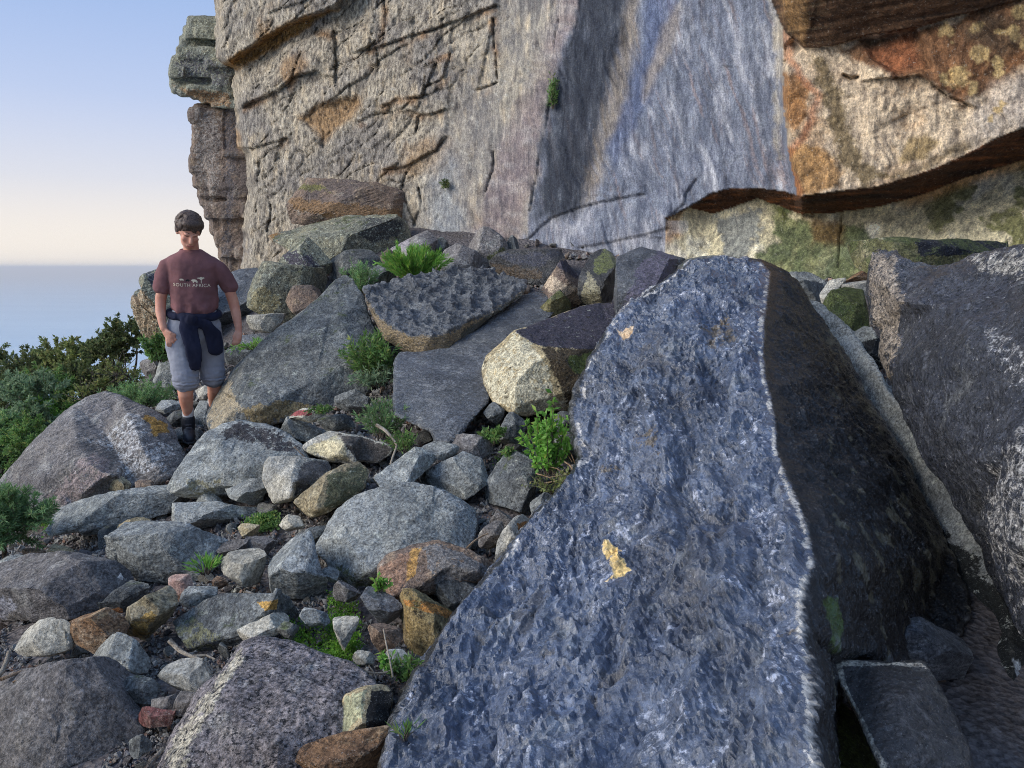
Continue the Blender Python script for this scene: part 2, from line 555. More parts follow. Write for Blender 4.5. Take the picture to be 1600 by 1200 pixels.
HX = [1040, 1077, 1113, 1146, 1183, 1223, 1252, 1300, 1370, 1440, 1500, 1560, 1600, 1700, 1900]
HT = [341, 323, 301, 293, 293, 299, 307, 300, 292, 270, 245, 215, 200, 160, 90]
HB = [342, 325, 334, 324, 309, 324, 334, 334, 324, 304, 281, 262, 249, 212, 150]
ROOFX = [1195, 1205, 1227, 1256, 1300, 1355, 1429, 1535, 1590, 1700, 1900]
ROOFY = [-60, 0, 51, 76, 73, 56, 44, 15, 0, -40, -110]
CRACKS = [  # polyline, half width, depth in metres, ledge height (rock above stands proud)
    ([(360, 178), (400, 158), (440, 140), (462, 120), (492, 112)], 2.6, .10, .07),
    ([(368, 232), (400, 232), (420, 225), (448, 216)], 2.0, .08, .05),
    ([(452, 135), (462, 105), (472, 78), (480, 60)], 2.2, .10, 0),
    ([(523, 48), (524, 90), (525, 132)], 2.0, .10, 0),
    ([(496, 48), (510, 53), (532, 50)], 1.6, .07, .03),
    ([(594, -20), (602, 15), (600, 60), (575, 74), (553, 82)], 2.3, .11, .04),
    ([(591, 76), (592, 108), (583, 128)], 1.8, .08, 0),
    ([(553, 82), (610, 68), (680, 45), (740, 22), (775, 10)], 1.8, .07, .07),
    ([(560, 190), (580, 178), (610, 175), (640, 173), (670, 180), (698, 171)], 1.8, .08, .05),
    ([(600, 166), (620, 155), (660, 152), (665, 135), (690, 125), (705, 108), (703, 84), (682, 94), (664, 106)], 2.0, .10, .05),
    ([(612, 168), (613, 194)], 1.5, .07, 0),
    ([(656, 180), (648, 210), (648, 250), (635, 272)], 1.9, .10, 0),
    ([(602, 266), (630, 262), (655, 250), (682, 235), (697, 213)], 2.2, .09, .06),
    ([(635, 270), (627, 300), (640, 330), (650, 352)], 2.0, .10, 0),
    ([(655, 293), (659, 320), (648, 352)], 1.9, .10, 0),
    ([(771, 30), (775, 90), (778, 128), (745, 142)], 1.7, .08, .03),
    ([(872, 30), (866, 75)], 1.6, .06, 0),
    ([(771, 236), (770, 265), (760, 300)], 1.8, .08, 0),
    ([(406, 255), (402, 290), (400, 330)], 2.2, .09, 0),
    ([(420, 305), (424, 330), (418, 360)], 1.7, .08, 0),
    ([(702, -20), (705, 20), (690, 32)], 1.5, .06, .02),
    ([(912, -20), (897, 60), (878, 110), (858, 170), (840, 260), (828, 330)], 1.6, .05, 0),
    ([(820, 378), (860, 342), (900, 326), (940, 315), (1005, 303)], 1.2, .03, .03),
    ([(905, 386), (960, 378), (1000, 368), (1045, 356)], 1.0, .02, .03),
    ([(1040, 342), (1070, 318), (1072, 300), (1088, 278)], 1.0, .03, .02),
    ([(1316, 334), (1312, 370), (1309, 420)], 1.6, .06, 0),
    ([(1350, 128), (1400, 122), (1440, 118), (1480, 150), (1520, 168)], 1.6, .05, .06),
    ([(1318, 118), (1330, 124), (1340, 121)], 3.2, .16, 0),
    ([(505, 205), (506, 260), (510, 300)], 1.3, .04, 0),
    ([(545, 90), (548, 150)], 1.2, .04, 0),
    ([(740, 30), (735, 90), (742, 130)], 1.2, .03, 0),
    ([(420, 20), (470, 5), (500, -14)], 1.6, .05, .05),
]
XL_Y = [-420, -60, 0, 60, 90, 101, 107, 127, 173, 230, 240, 300, 333, 400, 470]
XL_X = [330, 330, 335, 336, 338, 350, 366, 363, 367, 370, 383, 387, 381, 378, 372]


def cliff_fields(px, py):
    n = len(px)
    D0 = wall_depth(px, py)
    P0 = unp(px, py, D0)
    off = np.zeros(n)
    # wobble used to roughen every outline drawn on the wall
    wx = 9 * fbm(P0 * 3.2, 5, 21, .6); wy = 9 * fbm(P0 * 3.2, 5, 22, .6)
    qx, qy = px + wx, py + wy
    rough = 1 - sstep(700, 860, px + .35 * py + 30 * fbm(P0 * .8, 3, 31))        # coarse wall on the left
    # overhanging block at the top left corner
    sd = polysd(px + .35 * wx, py + .35 * wy, [(250, -430), (250, 100), (338, 92), (352, 101), (400, 66), (450, 37), (524, 8), (560, -60), (570, -430)])
    off -= .42 * sstep(-9, 3, sd)
    # hollows and ledges
    sd = polysd(qx, qy, [(470, 182), (505, 160), (560, 150), (562, 165), (540, 190), (505, 232), (490, 205)])
    off += .10 * sstep(-6, 8, sd)
    sd = polysd(qx, qy, [(395, 110), (450, 70), (520, 50), (524, 120), (490, 112), (462, 120), (400, 158), (372, 168)])
    off -= .07 * sstep(-3, 4, sd)
    # blocks of the coarse wall
    B = np.c_[(P0 @ _dir) * .9 + P0[:, 2] * -.35, P0[:, 2] * 2.0 - (P0 @ _dir) * .45, np.zeros(n)]
    off -= rough * (.11 * facet(B * .9, 41, .5) + .035 * facet(B * 2.3 + 3, 42, .7))
    off -= rough * (.05 * fbm(P0 * 2.5, 5, 43) + .028 * ridged(P0 * np.array([7, 7, 4.5]), 4, 44))
    # smoother wavy wall to the right of it
    sm = 1 - rough
    W = np.c_[P0 @ _dir + .55 * P0[:, 2], P0[:, 2] * .45, np.zeros(n)]
    W = W + .35 * np.c_[fbm(P0 * .9, 3, 51), fbm(P0 * .9, 3, 52), np.zeros(n)]
    wave = fbm(W * 3.0, 5, 53, .6)
    off -= sm * (.06 * wave + .020 * ridged(W * np.array([9, 5, 1]), 4, 54) + .07 * facet(W * 1.6, 55, .6) + .035 * facet(W * np.array([6, 4, 1]) + 3, 56, .8))
    # band of strata under the hanging block, roof and base wall
    tY = np.interp(px, HX, HT) + .35 * wy
    bY = np.maximum(np.interp(px, HX, HB) + .35 * wy, tY + 1)
    rY = np.interp(px, ROOFX, ROOFY, left=-900) + .25 * wy
    right = sstep(1216, 1232, px + .5 * wx + np.clip(py - 180, 0, 200) * -.16)
    blk = right * (py > rY)
    above = -.55 * right
    strat = .05 * np.round(6 * (np.clip((py - tY) / (bY - tY), 0, 1) + .12 * fbm(P0 * 3, 3, 61))) / 6
    t = np.clip((py - tY) / (bY - tY), 0, 1)
    t2 = np.floor(t * 5) / 5 * .75 + t * .25
    inH = (px > 1040) & (py > tY)
    base_in = .30 * sstep(1040, 1110, px)
    offH = above * (1 - t2) + base_in * t2 + .03 * ridged(np.c_[P0 @ _dir, P0[:, 2] * 14, P0[:, 2] * 0], 4, 62)
    below = base_in * (1 - sstep(0, 120, py - bY)) - .03 * facet(P0 * 1.5, 63) - .02 * fbm(P0 * 4, 4, 64)
    o2 = np.where(py > bY, below, offH)
    off = np.where(inH, o2, off + above)
    # roof above the hanging block
    rf = (px > 1195) & (py < rY)
    up = np.clip(rY - py, 0, 400)
    ro = -.62 - .0045 * np.minimum(up, 110) - .05 * facet(P0 * 1.6, 65) - .035 * ridged(np.c_[P0 @ _dir, P0[:, 2] * 9, P0[:, 2] * 0], 4, 66)
    off = np.where(rf, ro, off)
    # face of the hanging block
    off -= blk * (~inH) * (.10 * facet(np.c_[P0 @ _dir, P0[:, 2] * 1.5 - .5 * (P0 @ _dir), P0[:, 2] * 0] * 1.25, 67, .7) + .035 * facet(P0 * 3.6, 167, .8) + .022 * fbm(P0 * 5, 5, 68) + .014 * ridged(P0 * 9, 3, 69))
    sd = polysd(qx, qy, [(1345, 62), (1430, 46), (1450, 80), (1455, 105), (1400, 118), (1365, 95)])
    off += .08 * sstep(-4, 4, sd)
    hole = polysd(px, py, [(1226, 70), (1240, 60), (1252, 76), (1240, 92), (1224, 104)])
    off += .28 * sstep(-3, 4, hole)
    # natural joints between the beds: thin, broken, running with the bedding
    jw = np.c_[(P0 @ _dir) * 1.0 - P0[:, 2] * .25, P0[:, 2] * 2.9 - (P0 @ _dir) * 1.25, np.zeros(n)] + .30 * np.c_[fbm(P0 * 2.1, 4, 25), fbm(P0 * 2.1, 4, 26), np.zeros(n)]
    rmask = np.clip(rough + .22 * blk * (~inH) + .35 * (py > bY) * (px > 1060), 0, 1)
    for sc, amp, sdn in ((.9, .034, 27), (2.1, .016, 28)):
        f1_ = np.full(n, 9.); f2_ = np.full(n, 9.); idn = np.zeros(n)
        ci = np.floor(jw[:, :2] * sc).astype(np.int64)
        for dx in (-1, 0, 1):
            for dy in (-1, 0, 1):
                hh = _hash(ci[:, 0] + dx, ci[:, 1] + dy, ci[:, 0] * 0, sdn)
                cx = ci[:, 0] + dx + (hh & 1023) / 1023.; cy = ci[:, 1] + dy + ((hh >> 10) & 1023) / 1023.
                dd_ = np.abs(jw[:, 0] * sc - cx) * .8 + np.abs(jw[:, 1] * sc - cy)
                nw = dd_ < f1_
                f2_ = np.where(nw, f1_, np.minimum(f2_, dd_)); idn = np.where(nw, ((hh >> 20) & 255) / 255., idn); f1_ = np.where(nw, dd_, f1_)
        e = f2_ - f1_
        off += rmask * amp * (np.exp(-(e / .055) ** 2) * sstep(-.2, .25, fbm(P0 * 1.7, 3, sdn + 9)) - 1.1 * idn * sstep(0, .10, e))
    jit = 1.6 * fbm(P0 * 13, 3, 23)
    ck = np.zeros(n)
    for ln, w, dep, led in CRACKS:
        d = np.abs(linesd(px + .45 * wx, py + .45 * wy, ln) + jit)
        jag = fbm(P0 * 2.2, 2, 24)
        m = np.exp(-(d / (w * .8)) ** 2) * sstep(-.5, .25, jag)
        ck = np.maximum(ck, m * min(dep * 9, 1))
        off += dep * m
        if led:
            L = np.array(ln, float)
            L = L[np.argsort(L[:, 0])]
            ly = np.interp(px, L[:, 0], L[:, 1])
            ax = sstep(L[0, 0] - 12, L[0, 0] + 6, px) * (1 - sstep(L[-1, 0] - 6, L[-1, 0] + 12, px))
            up = ly - py - .4 * wy
            off -= led * ax * sstep(-2, 2, up) * (1 - sstep(5, 70, up))
    return dict(D0=D0, P0=P0, off=off, wx=wx, wy=wy, rough=rough, sm=sm, wave=wave, W=W, t=t, inH=inH, tY=tY, bY=bY, rY=rY, rf=rf, blk=blk, ck=ck, right=right)


def cliff_colour(px, py, f):
    n = len(px)
    P = f['P0']; qx, qy = px + f['wx'] * 1.6, py + f['wy'] * 1.2
    L3 = lambda a, b, t: a + (np.asarray(b) - a) * t[:, None]
    a = np.tile(np.array(C(172, 162, 146)), (n, 1))
    a = L3(a, C(140, 134, 128), sstep(-.25, .35, fbm(P * 1.3, 4, 71)))
    a = L3(a, C(188, 172, 148), .8 * sstep(.05, .4, fbm(P * np.array([8, 8, 3]), 5, 72)))
    a = L3(a, C(96, 88, 84), .75 * sstep(.12, .5, fbm(P * np.array([9, 9, 4]) + 5, 5, 73)))
    a = L3(a, C(196, 190, 178), .85 * sstep(.3, .5, fbm(P * 14, 4, 74)))
    a = L3(a, C(164, 130, 92), .7 * sstep(.2, .45, fbm(P * 1.1 + 8, 4, 75)) * f['rough'])
    # iron-stained stone exposed along the ledges
    for ln, w, dep, led in CRACKS[:21]:
        if led:
            d = linesd(px + f['wx'], py - 4 + f['wy'], ln)
            a = L3(a, C(146, 106, 66), .7 * (1 - sstep(1.5, 11, d)) * sstep(-.1, .3, fbm(P * 2.4, 3, 99)))
    sd = polysd(qx, qy, [(346, 104), (372, 110), (415, 82), (470, 50), (530, 14), (450, 36), (400, 66)])
    a = L3(a, C(158, 118, 66), sstep(-5, 3, sd))
    sd = polysd(qx, qy, [(470, 182), (505, 160), (560, 150), (562, 165), (540, 190), (505, 222), (490, 200)])
    a = L3(a, C(146, 112, 72), .8 * sstep(-8, 6, sd))
    # blue-grey foot of the coarse wall
    a = L3(a, C(150, 156, 162), .7 * sstep(0, 50, polysd(qx, qy, [(650, 260), (700, 180), (740, 250), (760, 420), (560, 420), (640, 340)])) )
    # purple band
    sd = polysd(qx, qy, [(880, -60), (925, -60), (905, 40), (870, 140), (850, 220), (830, 300), (800, 400), (730, 400), (770, 280), (810, 180), (850, 90)])
    a = L3(a, L3(np.tile(np.array(C(128, 114, 116)), (n, 1)), C(156, 146, 144), sstep(-.1, .4, fbm(P * np.array([3, 3, 8]), 4, 76))), .8 * sstep(-24, 22, sd + 24 * fbm(P * np.array([5, 5, 1.5]), 4, 181)))
    # pale wavy wall
    sd = polysd(qx, qy, [(905, -430), (905, 0), (870, 110), (850, 190), (825, 350), (800, 420), (1110, 420), (1260, 330), (1250, 250), (1224, 150), (1215, 60), (1190, -430)])
    st = np.c_[(P @ _dir) * 7 + P[:, 2] * 2.6, P[:, 2] * 1.1 - .4 * (P @ _dir), np.zeros(n)] + .8 * np.c_[fbm(P * 1.2, 3, 77), fbm(P * 1.2, 3, 78), np.zeros(n)]
    w1 = fbm(st, 5, 79, .6); w2 = fbm(st * np.array([2.5, 1, 1]) + 9, 5, 80, .6)
    b = np.tile(np.array(C(122, 127, 140)), (n, 1))
    b = L3(b, C(182, 182, 188), .8 * sstep(.0, .4, w1))
    b = L3(b, C(128, 132, 146), .65 * sstep(.0, .4, -w2))
    b = L3(b, C(108, 102, 104), .5 * sstep(.2, .45, fbm(st * np.array([3.2, 1.6, 1]) + 14, 4, 180)))
    b = L3(b, C(150, 134, 132), .7 * sstep(.15, .4, w2))
    b = L3(b, C(120, 108, 102), .5 * sstep(.3, .55, fbm(st * np.array([1.6, 2.4, 1]) + 4, 5, 81, .6)))
    b = L3(b, C(88, 92, 104), .6 * sstep(.12, .4, fbm(np.c_[(P @ _dir) * 9 + P[:, 2] * 2.2, P[:, 2] * .5, np.zeros(n)], 4, 197)))
    b = L3(b, C(138, 112, 94), .45 * sstep(.25, .5, fbm(np.c_[(P @ _dir) * 7 + P[:, 2] * 1.9, P[:, 2] * .6, np.zeros(n)] + 6, 4, 198)))
    # dark streak, tan edge, blue streak
    dk = polysd(qx, qy, [(900, -60), (985, -60), (975, 60), (950, 150), (935, 220), (925, 280), (905, 330), (835, 345), (848, 220), (872, 120), (888, 60)])
    b = L3(b, L3(np.tile(np.array(C(46, 50, 59)), (n, 1)), C(80, 84, 92), sstep(.1, .5, fbm(P * np.array([10, 10, 1.5]), 4, 82))), .92 * sstep(-16, 12, dk + 16 * w1 + 10 * w2))
    tn = polysd(qx, qy, [(985, -60), (1005, -60), (990, 90), (975, 190), (945, 240), (930, 310), (915, 318), (935, 220), (955, 140), (975, 50)])
    b = L3(b, C(150, 134, 112), .6 * sstep(-12, 10, tn + 12 * w2))
    bl = polysd(qx, qy, [(1020, -60), (1070, -60), (1045, 60), (1020, 130), (985, 210), (960, 265), (955, 230), (985, 130), (1005, 50)])
    b = L3(b, C(92, 104, 134), .7 * sstep(-9, 9, bl + 10 * w1))
    b = L3(b, C(150, 140, 132), .8 * sstep(-8, 6, polysd(qx, qy, [(1035, 40), (1065, 0), (1050, 80), (1000, 160), (1010, 110)])))
    a = L3(a, b, sstep(-8, 6, sd + 8 * w2))
    # pale edge next to the hanging block
    a = L3(a, C(190, 178, 156), .6 * sstep(-6, 6, 9 * fbm(P * 9, 4, 196) + 4 - np.abs(qx - np.interp(py, [0, 50, 110, 200, 260], [1203, 1214, 1214, 1212, 1222]))) * (py < 250))
    # base wall: cream with grey, tan and green algae
    bw = (px > 720) & (py > f['bY']) & (px > 1040)
    c = np.tile(np.array(C(206, 196, 164)), (n, 1))
    c = L3(c, C(228, 224, 206), sstep(.0, .35, fbm(P * 3.2, 5, 83)))
    c = L3(c, C(130, 134, 132), .9 * sstep(-4, 5, polysd(qx, qy, [(1120, 345), (1150, 335), (1190, 322), (1185, 370), (1160, 410), (1125, 410)]) + 10 * fbm(P * 4, 4, 84) + 18 * fbm(P * 16, 5, 184, .6)))
    c = L3(c, C(150, 108, 60), .85 * sstep(-8, 8, polysd(qx, qy, [(1035, 340), (1066, 330), (1066, 372), (1010, 395), (1000, 378)]) + 14 * fbm(P * 5, 4, 85)))
    g1 = polysd(qx, qy, [(1200, 330), (1225, 318), (1235, 345), (1300, 350), (1345, 345), (1370, 380), (1380, 440), (1150, 440), (1185, 395), (1215, 372)])
    c = L3(c, L3(np.tile(np.array(C(84, 98, 62)), (n, 1)), C(132, 134, 92), sstep(-.1, .4, fbm(P * 6, 5, 86))), .9 * sstep(-5, 5, g1 + 10 * fbm(P * 3, 4, 87) + 16 * fbm(P * 14, 5, 187, .6)))
    c = L3(c, C(104, 78, 48), .8 * sstep(-6, 8, polysd(qx, qy, [(1260, 338), (1318, 338), (1315, 385), (1270, 380)]) + 12 * fbm(P * 6, 4, 88)))
    c = L3(c, C(110, 112, 66), .85 * sstep(.06, .2, fbm(P * 4 + 3, 5, 89) + .35 * fbm(P * 16, 4, 189)) * sstep(1420, 1470, px) * (1 - sstep(1640, 1700, px)))
    c = L3(c, C(196, 150, 96), .8 * (1 - sstep(4, 22, py - f['bY'])) * sstep(1380, 1440, px))
    c = L3(c, C(90, 92, 50), .8 * sstep(-4, 6, polysd(qx, qy, [(1188, 308), (1216, 318), (1232, 336), (1225, 352), (1212, 335)])))
    a[bw] = c[bw]
    low = (px > 820) & (px <= 1075) & (py > np.interp(px, [820, 860, 900, 940, 1005, 1045], [378, 342, 326, 315, 303, 345]))
    a = np.where(low[:, None], L3(a, C(196, 194, 198), .55 * sstep(-.2, .3, fbm(P * 3, 4, 90))), a)
    # hanging block
    h = np.tile(np.array(C(208, 188, 162)), (n, 1))
    h = L3(h, C(182, 154, 124), .8 * sstep(.0, .3, fbm(P * 2.2, 4, 91) + .25 * fbm(P * 14, 4, 191)))
    h = L3(h, C(150, 130, 110), .6 * sstep(.28, .4, fbm(np.c_[P @ _dir * 3, P[:, 2] * 9 - (P @ _dir) * 3, P[:, 2] * 0], 5, 190)))
    h = L3(h, C(150, 104, 60), .85 * sstep(-6, 7, 12 * fbm(P * 4, 4, 182) + 10 * fbm(P * 15, 4, 192) + polysd(qx, qy, [(1214, 118), (1245, 112), (1272, 135), (1262, 180), (1240, 205), (1225, 200)])))
    h = L3(h, C(160, 120, 72), .85 * sstep(-6, 7, 14 * fbm(P * 4, 4, 183) + 10 * fbm(P * 15, 4, 193) + polysd(qx, qy, [(1226, 230), (1280, 226), (1315, 262), (1312, 290), (1258, 310), (1236, 290)])))
    h = L3(h, C(176, 106, 66), .6 * sstep(-6, 6, 7 - np.abs(qx - np.interp(py, [90, 150, 200, 250, 300], [1230, 1282, 1262, 1228, 1246]))))
    gs = polysd(qx, qy, [(1268, 85), (1290, 90), (1310, 140), (1328, 200), (1350, 250), (1395, 275), (1350, 290), (1310, 255), (1298, 200), (1286, 150), (1278, 120)])
    h = L3(h, C(120, 104, 76), .9 * sstep(-7, 6, gs + 18 * fbm(P * 14, 5, 92, .65)))
    br = polysd(qx, qy, [(1300, 78), (1355, 58), (1450, 40), (1720, -60), (1720, 60), (1600, 100), (1540, 140), (1500, 170), (1470, 140), (1440, 116), (1400, 124), (1360, 100), (1325, 92)])
    h = L3(h, L3(np.tile(np.array(C(124, 84, 54)), (n, 1)), C(88, 66, 48), sstep(-.2, .3, fbm(P * 3, 4, 93))), .92 * sstep(-7, 6, br + 16 * fbm(P * 3, 4, 94) + 9 * fbm(P * 16, 4, 194)))
    h = L3(h, C(168, 104, 70), .7 * sstep(-10, 10, polysd(qx, qy, [(1350, 80), (1425, 52), (1440, 100), (1390, 118)])))
    h = L3(h, C(150, 128, 88), .85 * sstep(-5, 5, polysd(qx, qy, [(1405, 245), (1420, 212), (1450, 208), (1470, 222), (1440, 248), (1408, 256)]) + 6 * fbm(P * 6, 4, 95)))
    h = L3(h, C(128, 112, 88), .8 * sstep(-5, 5, polysd(qx, qy, [(1395, 268), (1440, 256), (1500, 225), (1530, 215), (1500, 245), (1440, 268), (1400, 282)]) + 6 * fbm(P * 7, 4, 96)))
    h = L3(h, C(196, 186, 176), .7 * sstep(-10, 20, polysd(qx, qy, [(1545, 130), (1720, 60), (1720, 200), (1600, 205), (1520, 235), (1510, 190)])))
    for (lx, ly, lr) in [(1500, 118, 26), (1482, 48, 15), (1530, 88, 17), (1562, 98, 12), (1562, 112, 9), (1580, 52, 16), (1525, 45, 17), (1562, 50, 10), (1592, 20, 14), (1520, 135, 14), (1566, 160, 7), (1563, 172, 6), (1547, 188, 5), (1486, 66, 6), (1600, 70, 12), (1478, 122, 10)]:
        d = np.hypot(px + .5 * f['wx'] - lx, py + .5 * f['wy'] - ly)
        h = L3(h, C(198, 172, 122), .8 * (1 - sstep(lr * .55, lr * .95, d + 15 * fbm(P * 7, 4, 97) + 8 * fbm(P * 22, 3, 197))))
    hb = (f['right'] > .5) & (~f['inH']) & (~f['rf'])
    a[hb] = h[hb]
    # strata
    s = np.tile(np.array(C(86, 56, 36)), (n, 1))
    sn = fbm(np.c_[P @ _dir * 1.2, P[:, 2] * 22, np.zeros(n)], 4, 98)
    s = L3(s, C(150, 94, 56), sstep(.05, .4, sn))
    s = L3(s, C(52, 38, 30), sstep(.05, .4, -sn))
    ih = f['inH'] & (py <= f['bY'])
    a[ih] = s[ih]
    r_ = np.tile(np.array(C(92, 68, 50)), (n, 1))
    r_ = L3(r_, C(140, 122, 96), .8 * sstep(.0, .4, sn) * (1 - sstep(1260, 1320, px)))
    r_ = L3(r_, C(54, 42, 34), .8 * sstep(.05, .4, -sn))
    r_ = L3(r_, C(150, 116, 76), .8 * sstep(-8, 8, polysd(qx, qy, [(1205, -60), (1230, 40), (1254, 72), (1262, 40), (1250, -60)])))
    a[f['rf']] = r_[f['rf']]
    # green tufts of lichen in the seams
    a = L3(a, C(60, 92, 34), .9 * sstep(-2, 2, polysd(qx, qy, [(866, 120), (872, 122), (862, 160), (856, 168), (856, 150)])))
    a = L3(a, a * .75, .5 * f['ck'])
    return np.clip(a, .004, .9)


def cliff_material():
    t = NT('cliff_rock')
    tc = t.n('ShaderNodeTexCoord')
    v = tc.outputs['Object']
    at = t.n('ShaderNodeAttribute', attribute_name='paint')
    sp = t.n('ShaderNodeSeparateColor'); 
    at2 = t.n('ShaderNodeAttribute', attribute_name='grain')      # how coarse the stone is here
    t.l(at2.outputs['Color'], sp.inputs[0])
    g = sp.outputs[0]
    mp = t.n('ShaderNodeMapping'); mp.inputs['Scale'].default_value = (1, 1, .45); mp.inputs['Rotation'].default_value = (0, .35, 0)
    t.l(v, mp.inputs['Vector'])
    n1 = t.noise(mp.outputs[0], 22., 9, .72)
    n2 = t.noise(v, 70., 6, .7)
    n3 = t.noise(v, 6., 8, .7)
    lo = t.mix(g, (.82, .82, .85), (.27, .26, .26))
    hi = t.mix(g, (1.16, 1.16, 1.12), (1.68, 1.62, 1.5))
    n4 = t.noise(v, 48., 5, .7)
    col = t.mix(1.0, at.outputs['Color'], t.mix(t.mr(n1, .34, .66), lo, hi), 'MULTIPLY')
    col = t.mix(1.0, col, t.mix(t.mr(n2, .3, .7), (.6, .6, .6), (1.38, 1.38, 1.36)), 'MULTIPLY')
    col = t.mix(1.0, col, t.mix(t.mr(n3, .3, .7), (.82, .82, .84), (1.14, 1.14, 1.12)), 'MULTIPLY')
    col = t.mix(t.math('MULTIPLY', t.mr(n4, .60, .68), t.math('ADD', t.math('MULTIPLY', g, .6), .12)), col, C(214, 206, 188))
    bs = t.math('ADD', t.math('MULTIPLY', g, .7), .24)
    mp2 = t.n('ShaderNodeMapping'); mp2.inputs['Scale'].default_value = (1, 1, .10); mp2.inputs['Rotation'].default_value = (0, -.42, 0)
    t.l(v, mp2.inputs['Vector'])
    n5 = t.noise(mp2.outputs[0], 38., 7, .72, .6)
    n6 = t.noise(mp2.outputs[0], 9., 8, .75, 1.2)
    gi = t.math('SUBTRACT', 1.0, g)
    fl = t.mix(t.mr(n5, .36, .64), (.76, .77, .79), (1.2, 1.19, 1.17))
    col = t.mix(t.math('MULTIPLY', gi, .85), col, t.mix(1.0, col, fl, 'MULTIPLY'))
    fl2 = t.mix(t.mr(n6, .38, .62), (.66, .68, .72), (1.28, 1.26, 1.22))
    col = t.mix(t.math('MULTIPLY', gi, .8), col, t.mix(1.0, col, fl2, 'MULTIPLY'))
    b = t.n('ShaderNodeBump'); b.inputs['Distance'].default_value = .045
    t.l(bs, b.inputs['Strength']); t.l(n1, b.inputs['Height'])
    nb = t.bump(n2, .5, .012, b.outputs[0])
    nb = t.bump(n5, .25, .012, nb)
    t.pbsdf(col, .85, .25, nb)
    return t.m


CLIFF_MAT = cliff_material()


def build_cliff():
    rows = np.r_[np.linspace(-420, -30, 60), np.linspace(-27, 440, 214)]
    s = np.r_[np.linspace(0, 1, 620)]
    S, Y = np.meshgrid(s, rows)
    xl = np.interp(Y, XL_Y, XL_X)
    xr = 1850.0
    X = xl + (xr - xl) * (S * .88 + .12 * S ** 2)
    px, py = X.ravel(), Y.ravel()
    f = cliff_fields(px, py)
    # round the left edge away from the viewer
    edge = px - np.interp(py, XL_Y, XL_X)
    off = f['off'] + .5 * (1 - sstep(0, 16, edge)) ** 2
    D = f['D0'] + off
    V = unp(px, py, D)
    col = cliff_colour(px, py, f)
    ny, nx = S.shape
    # jitter the left edge into a natural broken outline
    k0 = edge < 14
    V[k0, 0] += .05 * fbm(V[k0] * np.array([1, 1, 6.]), 4, 17)
    i = np.arange(nx * ny).reshape(ny, nx)
    Fq = np.stack([i[:-1, :-1], i[1:, :-1], i[1:, 1:], i[:-1, 1:]], -1).reshape(-1, 4)
    # solid body behind: left flank, top
    nV = len(V)
    lf = V[i[:, 0]] + np.array([.5, 4.0, 0])
    tp = V[i[0, :]] + np.array([.5, 4.0, .3])
    V2 = np.vstack([V, lf, tp])
    a, b = np.arange(ny - 1), np.arange(1, ny)
    Fl = np.stack([i[:-1, 0], nV + a, nV + b, i[1:, 0]], -1)
    m = nV + ny
    a, b = np.arange(nx - 1), np.arange(1, nx)
    Ft = np.stack([i[0, :-1], i[0, 1:], m + b, m + a], -1)
    col2 = np.vstack([col, col[i[:, 0]], col[i[0, :]]])
    g = np.clip(f['rough'] * (1 - f['right']) + .55 * np.maximum(f['right'], f['inH'] * 1.0), 0, 1)
    g2 = np.r_[g, g[i[:, 0]], g[i[0, :]]]
    me = mesh_np('cliff', V2, np.vstack([Fq, Fl, Ft]))
    set_paint(me, np.c_[col2, np.ones(len(col2))])
    set_paint(me, np.c_[g2, g2, g2, np.ones(len(g2))], 'grain')
    o = link('cliff', me, None, CLIFF_MAT)
    tag(o, 'tall layered sandstone cliff with streaked wall and overhanging blocks', 'cliff', None, 'structure')
    return o


CLIFF = build_cliff()

# ------------------------------------------------------------------ rocks
_uid = [0]
OUTL = []          # footprint and distance of every rock, so that loose stones keep to the gaps


def remesh(V, Fl, vox):
    me = bpy.data.meshes.new('tmp')
    me.from_pydata([tuple(v) for v in V], [], Fl)
    bm = bmesh.new(); bm.from_mesh(me)
    bmesh.ops.recalc_face_normals(bm, faces=bm.faces)
    bm.to_mesh(me); bm.free()
    o = bpy.data.objects.new('tmp', me)
    COL.objects.link(o)
    md = o.modifiers.new('r', 'REMESH')
    md.mode = 'VOXEL'; md.voxel_size = vox; md.use_smooth_shade = True
    dg = bpy.context.evaluated_depsgraph_get()
    out = bpy.data.meshes.new_from_object(o.evaluated_get(dg))
    bpy.data.objects.remove(o); bpy.data.meshes.remove(me)
    return out


def get_co(me):
    a = np.empty(len(me.vertices) * 3, np.float32); me.vertices.foreach_get('co', a)
    return a.reshape(-1, 3).astype(float)


def get_no(me):
    a = np.empty(len(me.vertices) * 3, np.float32); me.vertex_normals.foreach_get('vector', a)
    return a.reshape(-1, 3).astype(float)


def smooth_co(me, V, it=2, lam=.5):
    e = np.empty(len(me.edges) * 2, np.int32); me.edges.foreach_get('vertices', e)
    e = e.reshape(-1, 2)
    n = len(V)
    deg = np.bincount(e.ravel(), minlength=n).astype(float); deg[deg == 0] = 1
    for _ in range(it):
        S = np.stack([np.bincount(e[:, 0], V[e[:, 1], k], n) + np.bincount(e[:, 1], V[e[:, 0], k], n) for k in range(3)], 1)
        V = V + lam * (S / deg[:, None] - V)
    return V


